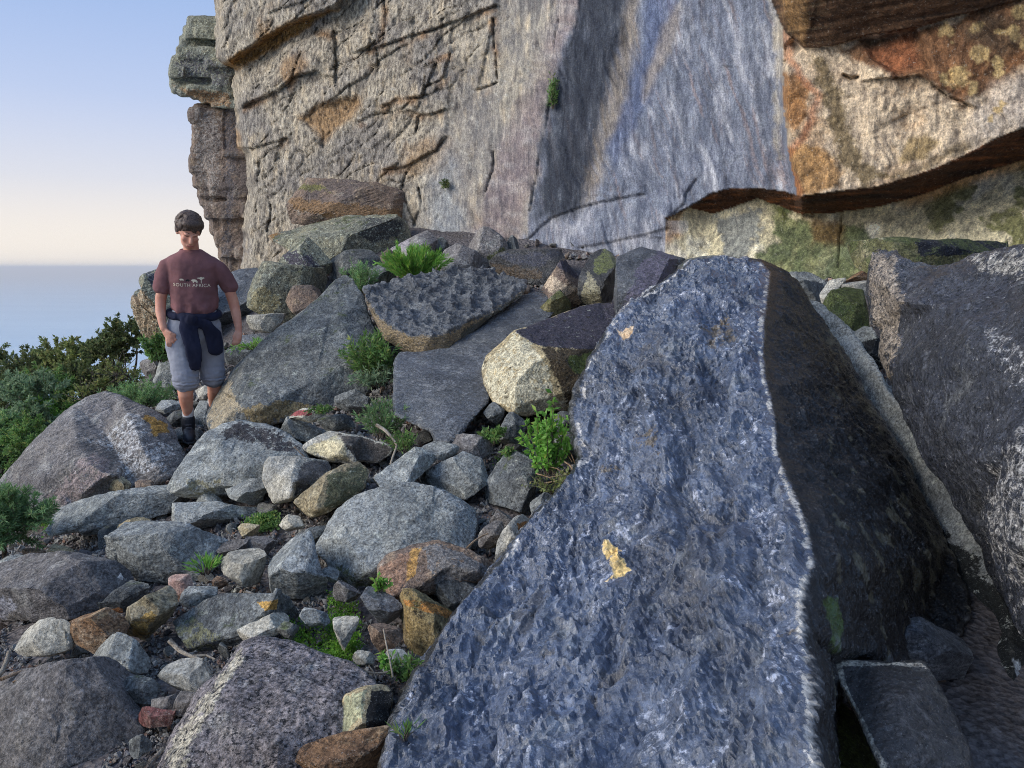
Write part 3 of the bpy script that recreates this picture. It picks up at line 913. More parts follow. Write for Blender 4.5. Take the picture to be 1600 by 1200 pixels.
def cull_hidden(me, co):
    """drop the buried far underside of a heavy mesh"""
    nf = len(me.polygons)
    if nf < 16000 or len(me.loops) != nf * 4: return me, co
    q = np.empty(nf * 4, np.int32); me.loops.foreach_get('vertex_index', q); q = q.reshape(-1, 4)
    n = np.cross(co[q[:, 2]] - co[q[:, 0]], co[q[:, 3]] - co[q[:, 1]])
    n /= np.linalg.norm(n, axis=1)[:, None] + 1e-12
    v = CAM - co[q[:, 0]]; v /= np.linalg.norm(v, axis=1)[:, None]
    keep = ((n * v).sum(1) > -.42) | (n[:, 2] > .35)
    q = q[keep]
    used = np.unique(q)
    mp = np.full(len(co), -1, np.int32); mp[used] = np.arange(len(used))
    out = mesh_np(me.name, co[used], mp[q])
    bpy.data.meshes.remove(me)
    return out, co[used]


def shape_rock(outline, D, lean, inner, creases, T, bulge, yb, seed, back=.72):
    rs = np.random.RandomState(seed)
    O = [tuple(p) + (0,) * (3 - len(p)) for p in outline]
    xy = np.array([p[:2] for p in O], float)
    w = xy[:, 0].max() - xy[:, 0].min(); h = xy[:, 1].max() - xy[:, 1].min()
    c = xy.mean(0)
    ms = D / F

    def dep(x, y, b): return D + lean * (yb - y) * ms + b
    pts = [(x, y, dep(x, y, b)) for x, y, b in O]
    n = len(pts)
    B = bulge * min(w, h) * ms
    if inner is None:
        k = max(5, min(9, n - 2))
        a0 = rs.uniform(0, 6.28)
        sd_all = []
        for q in range(k):
            s_ = (q + rs.uniform(-.25, .25)) * n / k
            i0 = int(s_) % n; i1 = (i0 + 1) % n; fr = s_ - int(s_)
            p = xy[i0] * (1 - fr) + xy[i1] * fr
            p = c + (p - c) * rs.uniform(.48, .72)
            if polysd(np.array([p[0]]), np.array([p[1]]), xy)[0] > .06 * min(w, h):
                pts.append((p[0], p[1], dep(p[0], p[1], -B * rs.uniform(.55, 1.05))))
        if polysd(np.array([c[0]]), np.array([c[1]]), xy)[0] > 0:
            pts.append((c[0], c[1], dep(c[0], c[1], -B * rs.uniform(.8, 1.1))))
    else:
        for p in inner:
            p = tuple(p) + (0,) * (3 - len(p))
            pts.append((p[0], p[1], dep(*p)))
    cr = [(a, b) for a, b in (creases or [])]
    res = delaunay_2d_cdt([Vector(p[:2]) for p in pts], cr, [list(range(n))], 1, 1e-4)
    vs, fs, ov = res[0], res[2], res[3]
    dd = []
    for v, orig in zip(vs, ov):
        if orig: dd.append(pts[orig[0]][2])
        else:
            q = np.array([(v.x - p[0]) ** 2 + (v.y - p[1]) ** 2 for p in pts]); j = np.argsort(q)[:2]
            dd.append(np.average([pts[j[0]][2], pts[j[1]][2]], weights=1 / (q[j] + 1e-6)))
    px = np.array([v.x for v in vs]); py = np.array([v.y for v in vs])
    V = unp(px, py, np.array(dd))
    faces = [list(f) for f in fs]
    # outline order in the result
    idx = []
    for k in range(n):
        for j, orig in enumerate(ov):
            if k in orig: idx.append(j); break
    # the far side: two shrinking rings and a cap
    base = len(V)
    od = np.array([dd[j] for j in idx]); ox = xy[:, 0]; oy = xy[:, 1]
    md = od.mean()
    r1 = unp(c[0] + (ox - c[0]) * .98, c[1] + (oy - c[1]) * .98, od + (md - od) * .12 + T * .45)
    r2 = unp(c[0] + (ox - c[0]) * back, c[1] + (oy - c[1]) * back, od + (md - od) * .4 + T)
    cap = unp(np.array([c[0]]), np.array([c[1]]), np.array([md + T * 1.12]))
    V = np.vstack([V, r1, r2, cap])
    for k in range(n):
        k2 = (k + 1) % n
        a, b = idx[k], idx[k2]
        faces.append([a, b, base + k2, base + k])
        faces.append([base + k, base + k2, base + n + k2, base + n + k])
        faces.append([base + n + k, base + n + k2, base + 2 * n])
    return V, faces


def rock(name, label, mat, outline, lean=.6, D=None, yb=None, inner=None, creases=None, T=None, bulge=.32, rough=1.0, fac=1.0, paint=(),
         cat='rock', group=None, seed=None, vox=1.0, smooth=1, strata=0.0, pits=0.0, kind=None, chop=None, cage=None, post=None, back=.72, fine=120.):
    _uid[0] += 1
    seed = _uid[0] * 13 + 5 if seed is None else seed
    xy = np.array([p[:2] for p in outline], float)
    w = xy[:, 0].max() - xy[:, 0].min(); h = xy[:, 1].max() - xy[:, 1].min()
    if yb is None: yb = xy[:, 1].max()
    if D is None: D = gdepth(float(xy[:, 0].mean()), min(yb, 1235))
    OUTL.append((xy, D + min([0] + [q_[2] for q_ in outline if len(q_) > 2]), float(yb), lean, label))
    ms = D / F
    if T is None: T = .75 * math.sqrt(w * h) * ms
    V, Fl = cage if cage is not None else shape_rock(outline, D, lean, inner, creases, T, bulge, yb, seed, back)
    size = math.sqrt(w * h) * ms
    vs = max(3.3 * ms * vox, size / fine, .0066)
    me = remesh(V, Fl, vs)
    me.name = name
    co = get_co(me)
    co = smooth_co(me, co, smooth)
    me, co = cull_hidden(me, co)
    me.vertices.foreach_set('co', co.astype(np.float32).ravel()); me.update()
    auto = inner is None
    if chop is None: chop = 17 if auto else 4
    rs = np.random.RandomState(seed + 77)
    ctr = co.mean(0)
    ext0 = [(np.quantile(co @ ax_, .004), np.quantile(co @ ax_, .996)) for ax_ in (RGT, UPV)]
    for k in range(chop):
        g = rs.normal(size=3); g /= np.linalg.norm(g)
        if g[1] > .2: g[1] *= -1
        s = (co - ctr) @ g
        lim = np.quantile(s, rs.uniform(.70, .94) if auto else rs.uniform(.93, .985))
        ov = np.clip(s - lim, 0, None)
        co = co - (ov * .96)[:, None] * g
    if chop and auto:           # keep the height and width the stone had
        for ax_, (e0, e1) in zip((RGT, UPV), ext0):
            s = co @ ax_
            n0, n1 = np.quantile(s, .004), np.quantile(s, .996)
            t_ = e0 + (s - n0) * (e1 - e0) / (n1 - n0)
            co = co + (t_ - s)[:, None] * ax_
    me.vertices.foreach_set('co', co.astype(np.float32).ravel()); me.update()
    no = get_no(me)
    q = co + seed * 3.17
    f1 = 1.9 / size
    fac = fac * (.45 if auto else 1)
    d = size * .085 * fac * facet(q * f1, seed, .95) + size * .04 * fac * facet(q * f1 * 2.7, seed + 1, .9)
    d = d + size * .018 * rough * fbm(q * f1 * 2.2, 5, seed + 2) + min(size, .5) * .018 * rough * fbm(q * 14, 4, seed + 4)
    d = d + .0035 * rough * ridged(q * 34, 3, seed + 3) * min(1, size * 3)
    if strata:
        rr = Matrix.Rotation(.35 + (seed % 7) * .1, 3, 'Y') @ Matrix.Rotation(.3, 3, 'X')
        s = (q @ np.array(rr).T) * np.array([3, 3, 26.])
        d = d + strata * ridged(s, 3, seed + 6)
    if pits:
        d = d - pits * (facet(q * np.array([11, 8.5, 11]), seed + 7, .5) + .35 * facet(q * 24, seed + 9, .6)) * sstep(.3, .8, no[:, 2])
    co = co + no * d[:, None]
    ctx = None
    if paint or post:
        px, py, dd = proj(co)
    if post:
        co, extra = post(co, no, px, py, dd, me)
    else: extra = None
    rgba = np.zeros((len(co), 4))
    if paint:
        wob = fbm(q * 9, 4, seed + 8)
        front = ((CAM - co) * no).sum(1) > -.05 * np.linalg.norm(CAM - co, axis=1)
        for pc in paint:
            poly, colr = pc[0], pc[1]
            st = pc[2] if len(pc) > 2 else 1.0
            soft = pc[3] if len(pc) > 3 else 6.0
            sd = polysd(px, py, poly) + soft * 1.6 * wob
            al = st * sstep(-soft, soft, sd) * front
            rgba[:, :3] = np.where(al[:, None] > .02, rgba[:, :3] * (1 - al[:, None]) + np.array(C(*colr)) * al[:, None] if False else np.where(al[:, None] >= rgba[:, 3:4] * .6, np.array(C(*colr)), rgba[:, :3]), rgba[:, :3])
            rgba[:, 3] = np.maximum(rgba[:, 3], al)
    if extra is not None: rgba = extra(rgba)
    # origin at the base
    org = np.array([co[:, 0].mean(), co[:, 1].mean(), co[:, 2].min()])
    co = co - org
    me.vertices.foreach_set('co', co.astype(np.float32).ravel())
    me.polygons.foreach_set('use_smooth', np.zeros(len(me.polygons), bool))
    set_paint(me, rgba)
    me.update()
    me.materials.clear()
    o = link(name, me, None, M[mat] if isinstance(mat, str) else mat, tuple(org))
    tag(o, label, cat, group, kind)
    return o


def G(x, y): return gdepth(x, y)


def beds(layers, xr, D, T, seed=3):
    """a stack of squared-off beds: (top, bottom, left edge) of each in turn"""
    rs = np.random.RandomState(seed)
    V, Fl = [], []
    for y0, y1, xl in layers:
        nb_ = 3
        xs = np.r_[xl, np.sort(rs.uniform(xl + 12, xr - 10, nb_ - 1)), xr]
        for k in range(nb_):
            f0 = D + rs.uniform(-.10, .12) + (.18 * rs.rand() if k == 0 else 0)
            b = len(V)
            sl = rs.uniform(-1.2, 1.2)
            for d_ in (f0, D + T):
                for (x, y) in ((xs[k] - .6, y0 - .8 + sl), (xs[k + 1] + .6, y0 - .8 - sl), (xs[k + 1] + .6, y1 + .8 - sl), (xs[k] - .6 + rs.uniform(-1.5, 1.5), y1 + .8 + sl)):
                    V.append(unp(np.array([x]), np.array([y]), np.array([d_]))[0])
            for q in ((0, 1, 2, 3), (7, 6, 5, 4), (0, 4, 5, 1), (1, 5, 6, 2), (2, 6, 7, 3), (3, 7, 4, 0)):
                Fl.append([b + i for i in q])
    return np.array(V), Fl


def ledges(h, tilt=(0, 0), amt=.16, seed=1):
    """weathered beds: every layer is set in or out a little, with sharp lips"""
    def f(co, no, px, py, dd, me):
        ax = np.array([tilt[0], tilt[1], 1.0]); ax /= np.linalg.norm(ax)
        c = co.mean(0)
        z = (co - c) @ ax / h + .35 * fbm(co * 1.3, 3, seed) + 50
        k = np.floor(z); fr = z - k
        def ins(i): return (_hash(i.astype(np.int64), i.astype(np.int64) * 0, i.astype(np.int64) * 0, seed) & 1023) / 1023.
        a = ins(k) * (1 - sstep(.93, 1, fr)) + ins(k + 1) * sstep(.93, 1, fr)
        notch = np.exp(-(np.minimum(fr, 1 - fr) / .07) ** 2) * .35
        r = (co - c) - ((co - c) @ ax)[:, None] * ax
        blk = .5 * facet(np.c_[co[:, 0] * 2.2, co[:, 1] * 2.2, k * .7] + seed, seed + 3)
        s = 1 - amt * (a + notch - .3 * blk)
        return c + ((co - c) @ ax)[:, None] * ax + r * s[:, None], None
    return f

# ---- the great wet slab in the foreground
RIDGE = [(1190, 412), (1203, 425), (1198, 470), (1193, 510), (1192, 550), (1195, 590), (1203, 620), (1210, 660), (1213, 700), (1225, 740), (1245, 780),
         (1262, 830), (1270, 880), (1262, 905), (1252, 940), (1255, 990), (1262, 1040), (1265, 1100), (1272, 1200), (1274, 1235)]
_ry = [400, 425, 510, 590, 660, 740, 830, 905, 1000, 1100, 1200, 1262]
_rd = [4.72, 4.5, 3.6, 3.12, 2.76, 2.42, 2.1, 1.88, 1.70, 1.52, 1.38, 1.30]
_ly = [405, 440, 500, 560, 640, 690, 770, 880, 1010, 1140, 1262]
_ld = [4.74, 4.5, 4.15, 3.9, 3.6, 3.4, 3.15, 2.8, 2.4, 2.05, 1.8]
_left = [(600, 1262), (612, 1200), (618, 1140), (650, 1070), (690, 1010), (730, 950), (790, 880), (840, 810), (880, 770), (905, 740), (914, 715), (905, 690),
         (900, 665), (897, 640), (905, 615), (915, 590), (930, 560), (950, 530), (965, 500), (985, 475), (1010, 460), (1040, 442), (1080, 416), (1120, 409), (1165, 406)]
_side = [(1222, 424, 4.62), (1242, 442, 4.62), (1265, 480, 4.55), (1300, 530, 4.4), (1350, 620, 4.1), (1400, 700, 3.8), (1440, 780, 3.5), (1480, 860, 3.2), (1510, 930, 2.95),
         (1515, 962, 2.85), (1490, 1005, 2.7), (1430, 1040, 2.55), (1310, 1060, 2.2), (1292, 1100, 2.0), (1290, 1262, 1.72), (1276, 1264, 1.3)]
SD = 2.6
_out = [(x, y, float(np.interp(y, _ly, _ld)) - SD) for x, y in _left] + [(1188, 407, 4.7 - SD)] + [(x, y, d - SD) for x, y, d in _side]
_in = [(x, y, float(np.interp(y, _ry, _rd)) - SD) for x, y in RIDGE]
_n0 = len(_out)
_cr = [(_n0 + k, _n0 + k + 1) for k in range(len(_in) - 1)]
_bul = [(1000, 700, 3.0), (1050, 560, 3.42), (1000, 900, 2.38), (1080, 480, 4.0), (900, 1050, 2.04), (1100, 800, 2.45), (1100, 1050, 1.78), (1100, 640, 3.05)]
_in += [(x, y, d - SD) for x, y, d in _bul]


def slab_post(co, no, px, py, dd, me):
    q = co.copy()
    # flakes run up the slab
    ax = np.array([.12, .86, .35]); ax /= np.linalg.norm(ax)
    al = q @ ax
    cr = q - al[:, None] * ax
    w = .12 * np.c_[fbm(q * 3, 3, 301), fbm(q * 3, 3, 302), fbm(q * 3, 3, 303)]
    s = cr * 1.0 + (al * .30)[:, None] * ax + w
    s2 = cr * 1.0 + (al * .10)[:, None] * ax + .8 * w
    h = fbm(s * 7.5, 5, 304, .58)
    k = h * 6.5
    ter = np.floor(k) + sstep(.62, 1.0, k - np.floor(k))
    r1 = ridged(s * 13, 4, 305)
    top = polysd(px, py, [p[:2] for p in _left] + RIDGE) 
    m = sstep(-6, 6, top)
    d = m * (.014 * ter + .008 * r1 + .040 * facet(s * 8, 314, 1.0) + .007 * facet(s * 19, 315, 1.0) + .028 * ridged(s2 * 6, 4, 316) + .0015 * ridged(s * 40, 2, 306) + .022 * fbm(q * 2.6, 3, 307)) + (1 - m) * (.022 * ridged(q * 7, 4, 308) + .012 * facet(q * 9, 312) + .006 * ridged(q * 30, 3, 313))
    rid = linesd(px, py, RIDGE)
    d = d * (.3 + .7 * sstep(2, 26, rid))
    co = co + no * d[:, None]
    n5 = fbm(q * 8, 5, 309); n6 = fbm(s * 5, 4, 310); n7 = fbm(q * 18, 4, 311)

    def extra(rgba):
        c = np.zeros((len(co), 4))
        def put(mask, colr, a=1.0):
            mask = mask * a
            use = mask > c[:, 3] * .7
            c[use, :3] = np.array(C(*colr)); c[:, 3] = np.maximum(c[:, 3], mask)
        put(m * sstep(.30, .62, r1) * sstep(-.25, .25, n6 + .5 * n5), (160, 165, 178), .42)  # paler highlights painted along the flake ridges
        put(m * sstep(.10, .45, n6 + .35 * n7) * sstep(940, 1130, py), (140, 146, 160), .36)
        put(m * sstep(.10, .40, n6 + .35 * n7) * (1 - sstep(30, 130, rid)), (150, 155, 168), .38)
        put(m * sstep(.16, .42, -n6 + .3 * n7), (60, 62, 70), .75)
        put(m * (1 - sstep(2, 9 + 30 * np.clip(n5 + .25, 0, 1) * sstep(640, 760, py), rid + 10 * n5)) * sstep(-.35, .05, n7 + n5 + .12), (172, 168, 160), .85)
        ledge = linesd(px, py, [p[:2] for p in _left])
        put(m * (1 - sstep(3, 12, ledge + 8 * n5)) * sstep(-.1, .25, n5 + .15) * (py < 900), (182, 178, 172), .8)
        for poly in ([(1035, 690), (985, 690), (1000, 705), (1035, 722)], [(940, 735), (965, 730), (958, 745), (938, 748)], [(1210, 1000), (1240, 985), (1245, 1010), (1215, 1020)], [(1090, 520), (1140, 490), (1150, 540), (1110, 550)]):
            put(m * sstep(-6, 6, polysd(px, py, poly) + 12 * n5 + 8 * n7), (88, 76, 58), .55)
        put(m * sstep(-4, 3, polysd(px, py, [(966, 518), (990, 515), (992, 527), (972, 532)]) + 3 * n5), (196, 170, 136), 1)
        put(m * sstep(-3, 4, polysd(px, py, [(957, 842), (965, 848), (972, 862), (983, 880), (982, 900), (972, 918), (964, 922), (958, 905), (950, 885), (948, 862)]) + 30 * n7 + 10 * n5 + 1), (218, 186, 120), 1)
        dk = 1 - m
        put(dk, (14, 14, 14), 1)  # flank: black algae, with its shade painted in as well
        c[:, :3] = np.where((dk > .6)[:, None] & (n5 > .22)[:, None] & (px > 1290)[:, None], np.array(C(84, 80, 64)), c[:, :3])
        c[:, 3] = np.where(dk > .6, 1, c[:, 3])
        gr = sstep(-4, 6, polysd(px, py, [(1270, 930), (1310, 930), (1312, 1010), (1275, 1020)]) + 18 * n5 - 4)
        put(dk * gr, (66, 84, 34), 1)
        return c
    return co, extra


M['slab'] = rock_mat('wet_blue_slab_rock', C(66, 77, 98), C(43, 50, 66), C(98, 110, 132), (.03, .032, .04), .3, 30, C(196, 198, 204), .08, 34, .38,
                     rough=.32, spec=.6, stretch=(1, .45, 1), rot=(.3, 0, .2), bump=.32, wet=1.0, fine=70.)
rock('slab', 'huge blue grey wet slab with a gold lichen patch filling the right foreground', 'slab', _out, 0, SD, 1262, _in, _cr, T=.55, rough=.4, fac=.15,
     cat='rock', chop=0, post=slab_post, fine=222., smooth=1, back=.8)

# ---- right hand rocks
M['glint'] = rock_mat('wet_dark_rock_with_quartz', C(66, 70, 82), C(44, 47, 56), C(100, 104, 114), (.015, .015, .018), .7, 22, C(216, 214, 212), .34, 26, .8, rough=.32, spec=.6, bump=.9, wet=1.0, fine=80.)
M['bluegrey'] = rock_mat('blue_grey_damp_sandstone', C(92, 96, 102), C(70, 74, 80), C(128, 130, 132), BLK, .4, 14, C(170, 170, 170), .2, 22, .7, rough=.45, spec=.5, stretch=(1, 1, 3), rot=(0, .4, .3), wet=.6)
def A(D0, pts): return [(x, y, d - D0) for x, y, d in pts]

rock('slab', 'tall grey slab with white quartz crust at the right edge', 'glint',
     A(3, [(1366, 382, 4.15), (1385, 385, 4.1), (1401, 405, 3.95), (1429, 414, 3.85), (1463, 414, 3.7), (1517, 402, 3.45), (1577, 393, 3.2), (1640, 380, 3.0), (1720, 370, 2.8), (1720, 1080, 1.85), (1640, 1030, 2.1),
           (1600, 985, 2.3), (1563, 925, 2.5), (1549, 862, 2.65), (1523, 816, 2.85), (1484, 764, 3.05), (1442, 708, 3.25), (1421, 660, 3.4), (1390, 614, 3.6), (1378, 588, 3.7), (1374, 555, 3.8), (1380, 512, 3.9), (1364, 496, 4.0), (1363, 420, 4.1)]),
     0, 3, 1000, A(3, [(1400, 470, 3.62), (1410, 570, 3.4), (1460, 640, 3.0), (1520, 720, 2.6), (1560, 560, 2.65), (1480, 480, 3.2), (1600, 700, 2.25), (1580, 850, 2.2), (1640, 560, 2.4), (1650, 850, 1.95)]),
     T=.5, rough=1.6, fac=.6, fine=170., vox=1.35, chop=0,
     paint=[([(1366, 382), (1400, 405), (1412, 470), (1400, 560), (1385, 620), (1360, 560), (1355, 420)], (176, 160, 140), .8, 10),
            ([(1520, 815), (1540, 760), (1560, 700), (1620, 620), (1740, 560), (1740, 1100), (1600, 1000), (1545, 870)], (206, 202, 196), .52, 22),
            ([(1530, 520), (1570, 510), (1600, 540), (1700, 520), (1700, 600), (1580, 600), (1545, 545)], (206, 204, 202), .48, 16),
            ([(1500, 400), (1600, 385), (1720, 370), (1720, 440), (1600, 440), (1530, 425)], (206, 200, 188), .55, 12)])
rock('rock', 'dark wet mossy rock lying along the top of the right slab', 'mossy', [(1372, 377), (1386, 371), (1405, 374), (1428, 373), (1452, 371), (1480, 374), (1510, 372), (1545, 376), (1580, 385), (1620, 388), (1600, 410), (1517, 415), (1463, 425), (1429, 424), (1400, 415), (1380, 395)],
     .5, 4.3, 420, T=.6, bulge=.5, paint=[([(1425, 370), (1600, 370), (1600, 398), (1500, 402), (1440, 398)], (34, 36, 44), .9, 6)])
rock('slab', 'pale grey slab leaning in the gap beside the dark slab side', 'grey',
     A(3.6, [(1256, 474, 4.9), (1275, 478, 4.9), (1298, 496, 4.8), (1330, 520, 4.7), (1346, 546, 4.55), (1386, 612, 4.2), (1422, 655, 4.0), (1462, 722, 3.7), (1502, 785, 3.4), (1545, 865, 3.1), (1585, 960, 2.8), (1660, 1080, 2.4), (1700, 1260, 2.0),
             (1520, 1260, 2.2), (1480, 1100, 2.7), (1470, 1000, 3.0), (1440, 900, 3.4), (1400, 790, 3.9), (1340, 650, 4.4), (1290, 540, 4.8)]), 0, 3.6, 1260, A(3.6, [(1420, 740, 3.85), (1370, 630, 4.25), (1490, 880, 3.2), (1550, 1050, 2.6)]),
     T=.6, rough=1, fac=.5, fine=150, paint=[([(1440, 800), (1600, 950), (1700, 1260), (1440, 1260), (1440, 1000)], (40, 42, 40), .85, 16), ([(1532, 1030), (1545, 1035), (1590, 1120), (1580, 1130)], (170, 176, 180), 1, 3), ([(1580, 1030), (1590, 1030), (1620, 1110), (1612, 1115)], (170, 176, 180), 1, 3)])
rock('boulder', 'dark green algae covered boulder wedged left of the right slab', 'green', [(1302, 505), (1310, 468), (1328, 450), (1345, 444), (1361, 448), (1368, 475), (1366, 505), (1352, 520), (1325, 535), (1308, 524)], .3, 5.0, 540, bulge=.25, T=.3)
rock('rock', 'small pale pointed rock beside the green boulder', 'pale', [(1288, 458), (1300, 436), (1312, 430), (1324, 440), (1322, 458), (1308, 474), (1294, 478)], .3, 5.3, 480, T=.2)
rock('rock', 'pale rock top showing behind the green boulder', 'pale', [(1318, 452), (1330, 440), (1350, 436), (1364, 440), (1366, 452), (1340, 462), (1320, 466)], .5, 5.3, 470, T=.25)
rock('rock', 'flat pale plank of stone at the foot of the green stained wall', 'grey', [(1222, 430), (1232, 424), (1290, 425), (1303, 430), (1300, 440), (1292, 446), (1236, 440)], .5, 5.7, 446, T=.35)
rock('rock', 'dark layered rock below the flat plank of stone', 'dgrey', [(1225, 445), (1240, 438), (1295, 442), (1302, 452), (1290, 470), (1250, 474), (1230, 462)], .4, 5.5, 480, T=.35)
rock('rock', 'reddish brown rock at the foot of the green stained wall', 'rust', [(1316, 438), (1328, 426), (1348, 418), (1364, 419), (1366, 432), (1345, 440), (1322, 446)], .4, 5.6, 446, T=.3)
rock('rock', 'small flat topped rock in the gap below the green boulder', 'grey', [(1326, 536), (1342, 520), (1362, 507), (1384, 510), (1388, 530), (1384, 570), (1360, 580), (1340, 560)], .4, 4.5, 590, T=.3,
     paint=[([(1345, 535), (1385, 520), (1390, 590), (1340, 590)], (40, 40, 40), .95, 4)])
rock('rock', 'dark wet block with a pale rim in the lower right corner', 'wet', A(1.75, [(1302, 1041, 1.95), (1312, 1032, 1.97), (1350, 1035, 1.95), (1400, 1038, 1.93), (1440, 1036, 1.92), (1453, 1048, 1.9), (1472, 1078, 1.86), (1492, 1122, 1.78), (1512, 1172, 1.7), (1530, 1262, 1.6), (1400, 1262, 1.5), (1378, 1200, 1.58), (1360, 1160, 1.66), (1336, 1112, 1.78), (1316, 1072, 1.88)]), 0, 1.75, 1262,
     A(1.75, [(1400, 1100, 1.74), (1440, 1180, 1.62)]), T=.35, rough=1.3, fac=.3, fine=150,
     paint=[([(1300, 1040), (1312, 1030), (1345, 1033), (1440, 1034), (1452, 1046), (1438, 1043), (1345, 1041), (1316, 1040), (1322, 1066), (1342, 1110), (1366, 1158), (1386, 1200), (1378, 1204), (1358, 1162), (1334, 1114), (1312, 1072)], (206, 196, 176), 1, 3),
            ([(1330, 1060), (1440, 1050), (1470, 1120), (1500, 1250), (1420, 1250), (1360, 1130)], (92, 90, 90), .42, 24)])
rock('rock', 'blue grey wedge of rock behind the dark wet corner block', 'bluegrey', [(1428, 1034), (1436, 992), (1450, 980), (1490, 992), (1518, 1004), (1524, 1020), (1502, 1046), (1486, 1060), (1455, 1055)], .6, 2.35, 1062, T=.25)
rock('rock', 'bright green moss covered rock face below the slab edge', 'green', A(2, [(1272, 1046, 2.3), (1300, 1085, 2.25), (1336, 1118, 2.2), (1378, 1196, 2.1), (1400, 1262, 1.95), (1290, 1262, 1.85), (1276, 1150, 2.05)]), 0, 2.0, 1262, [], T=.3, rough=1, fac=.4,
     paint=[([(1280, 1060), (1320, 1100), (1390, 1262), (1310, 1262)], (70, 92, 34), .8, 10)])

# ---- pile below the cliff
rock('boulder', 'flat topped boulder with a deeply pitted dark top in the middle', 'bluegrey',
     A(5.4, [(570, 460, 5.95), (580, 450, 6.1), (611, 440, 6.35), (651, 433, 6.55), (695, 428, 6.7), (735, 419, 6.9), (769, 423, 6.85), (782, 431, 6.7), (812, 436, 6.55), (824, 446, 6.4), (818, 461, 6.15), (762, 499, 5.7), (722, 532, 5.5), (698, 553, 5.4), (658, 558, 5.38), (627, 546, 5.45), (600, 529, 5.55), (576, 480, 5.85)]),
     0, 5.4, 558, A(5.4, [(582, 486, 5.72), (604, 507, 5.52), (638, 522, 5.36), (672, 527, 5.3), (697, 519, 5.34), (742, 497, 5.6), (772, 481, 5.85), (815, 452, 6.25), (680, 480, 5.75), (720, 455, 6.15), (640, 470, 5.9)]),
     [(18, 19), (19, 20), (20, 21), (21, 22), (22, 23), (23, 24), (24, 25)], T=.25, chop=0, fac=.12, rough=.6, pits=.10, fine=170, vox=.7, smooth=1,
     paint=[([(570, 460), (604, 505), (638, 522), (672, 526), (700, 520), (772, 483), (815, 455), (822, 462), (700, 560), (655, 565), (600, 535), (565, 480)], (150, 128, 92), .75, 5),
            ([(720, 520), (820, 455), (822, 466), (710, 550)], (66, 62, 42), .9, 4)])
rock('slab', 'long smooth purple slab sloping down beneath the pitted boulder', 'bluegrey',
     A(4.5, [(616, 566, 5.0), (624, 551, 5.15), (655, 550, 5.2), (698, 546, 5.3), (722, 530, 5.5), (769, 495, 5.9), (820, 458, 6.4), (850, 452, 6.5), (866, 488, 6.0), (850, 505, 5.8), (820, 515, 5.6), (793, 526, 5.4), (776, 545, 5.2), (760, 575, 4.95), (760, 600, 4.8), (764, 627, 4.65), (742, 650, 4.5), (719, 677, 4.36), (702, 691, 4.3), (680, 692, 4.3), (677, 675, 4.38), (648, 664, 4.48), (616, 650, 4.55)]),
     0, 4.5, 692, A(4.5, [(690, 600, 4.72), (740, 540, 5.25), (700, 650, 4.46)]), T=.3, chop=0, fac=.15, rough=.7, fine=170, strata=.004)
rock('boulder', 'big blocky boulder with a pale speckled front and dark top', 'tan',
     A(4.5, [(752, 573, 4.85), (759, 559, 4.85), (803, 517, 4.85), (830, 508, 5.0), (864, 494, 5.25), (914, 477, 5.5), (938, 471, 5.6), (964, 474, 5.6), (975, 500, 5.4), (968, 530, 5.1), (950, 560, 4.9), (935, 600, 4.7), (925, 630, 4.6), (897, 641, 4.52), (857, 641, 4.5), (823, 650, 4.5), (796, 645, 4.55), (769, 628, 4.65), (756, 604, 4.75)]),
     0, 4.5, 650, A(4.5, [(840, 540, 4.72), (860, 572, 4.5), (886, 640, 4.42), (800, 570, 4.62), (925, 540, 4.9), (820, 610, 4.46)]), [(19, 20), (20, 21), (2, 19), (19, 23)], T=.5, fac=.25, rough=.8, fine=150,
     paint=[([(803, 517), (864, 494), (938, 468), (970, 474), (980, 520), (925, 548), (880, 545), (840, 540)], (66, 62, 70), .95, 5),
            ([(860, 572), (842, 542), (925, 546), (960, 540), (935, 640), (890, 645)], (74, 62, 44), .85, 7),  # right face: its shade is painted in
            ([(880, 560), (930, 548), (920, 590), (895, 580)], (98, 104, 50), .8, 7),
            ([(752, 573), (803, 520), (838, 542), (856, 572), (880, 640), (820, 652), (770, 630)], (198, 188, 158), .62, 8)])  # pale speckled front, its lit brightness painted in too
rock('rock', 'small mossy yellow block above the long purple slab', 'mossy', [(844, 462), (857, 455), (881, 450), (893, 468), (893, 484), (870, 494), (856, 491)], .3, 5.9, 494, T=.25)
rock('rock', 'brown and white streaked block leaning behind the blocky boulder', 'brown', [(844, 430), (850, 413), (884, 404), (920, 404), (922, 425), (915, 478), (897, 482), (887, 460), (864, 447), (847, 440)], .5, 6.1, 482, T=.4,
     paint=[([(850, 425), (870, 430), (905, 450), (915, 480), (880, 470), (845, 445)], (196, 176, 150), .7, 6), ([(855, 405), (920, 402), (915, 440), (880, 425)], (70, 66, 74), .9, 5)])
rock('rock', 'upright pointed rock with a green top beside the big slab', 'wet', [(908, 470), (911, 445), (924, 401), (934, 388), (946, 381), (963, 390), (968, 418), (966, 445), (970, 480), (945, 480), (918, 477)], .2, 5.8, 480, T=.35, bulge=.4,
     paint=[([(926, 410), (944, 388), (962, 396), (966, 415), (945, 428), (928, 425)], (104, 110, 52), .95, 4), ([(908, 470), (918, 420), (925, 430), (935, 455), (946, 475), (915, 478)], (158, 150, 118), .95, 5)])
rock('rock', 'dark rock behind the upright pointed rock', 'dgrey', [(958, 420), (967, 406), (996, 401), (1010, 405), (1000, 430), (975, 450), (960, 445)], .4, 6.2, 450, T=.3)
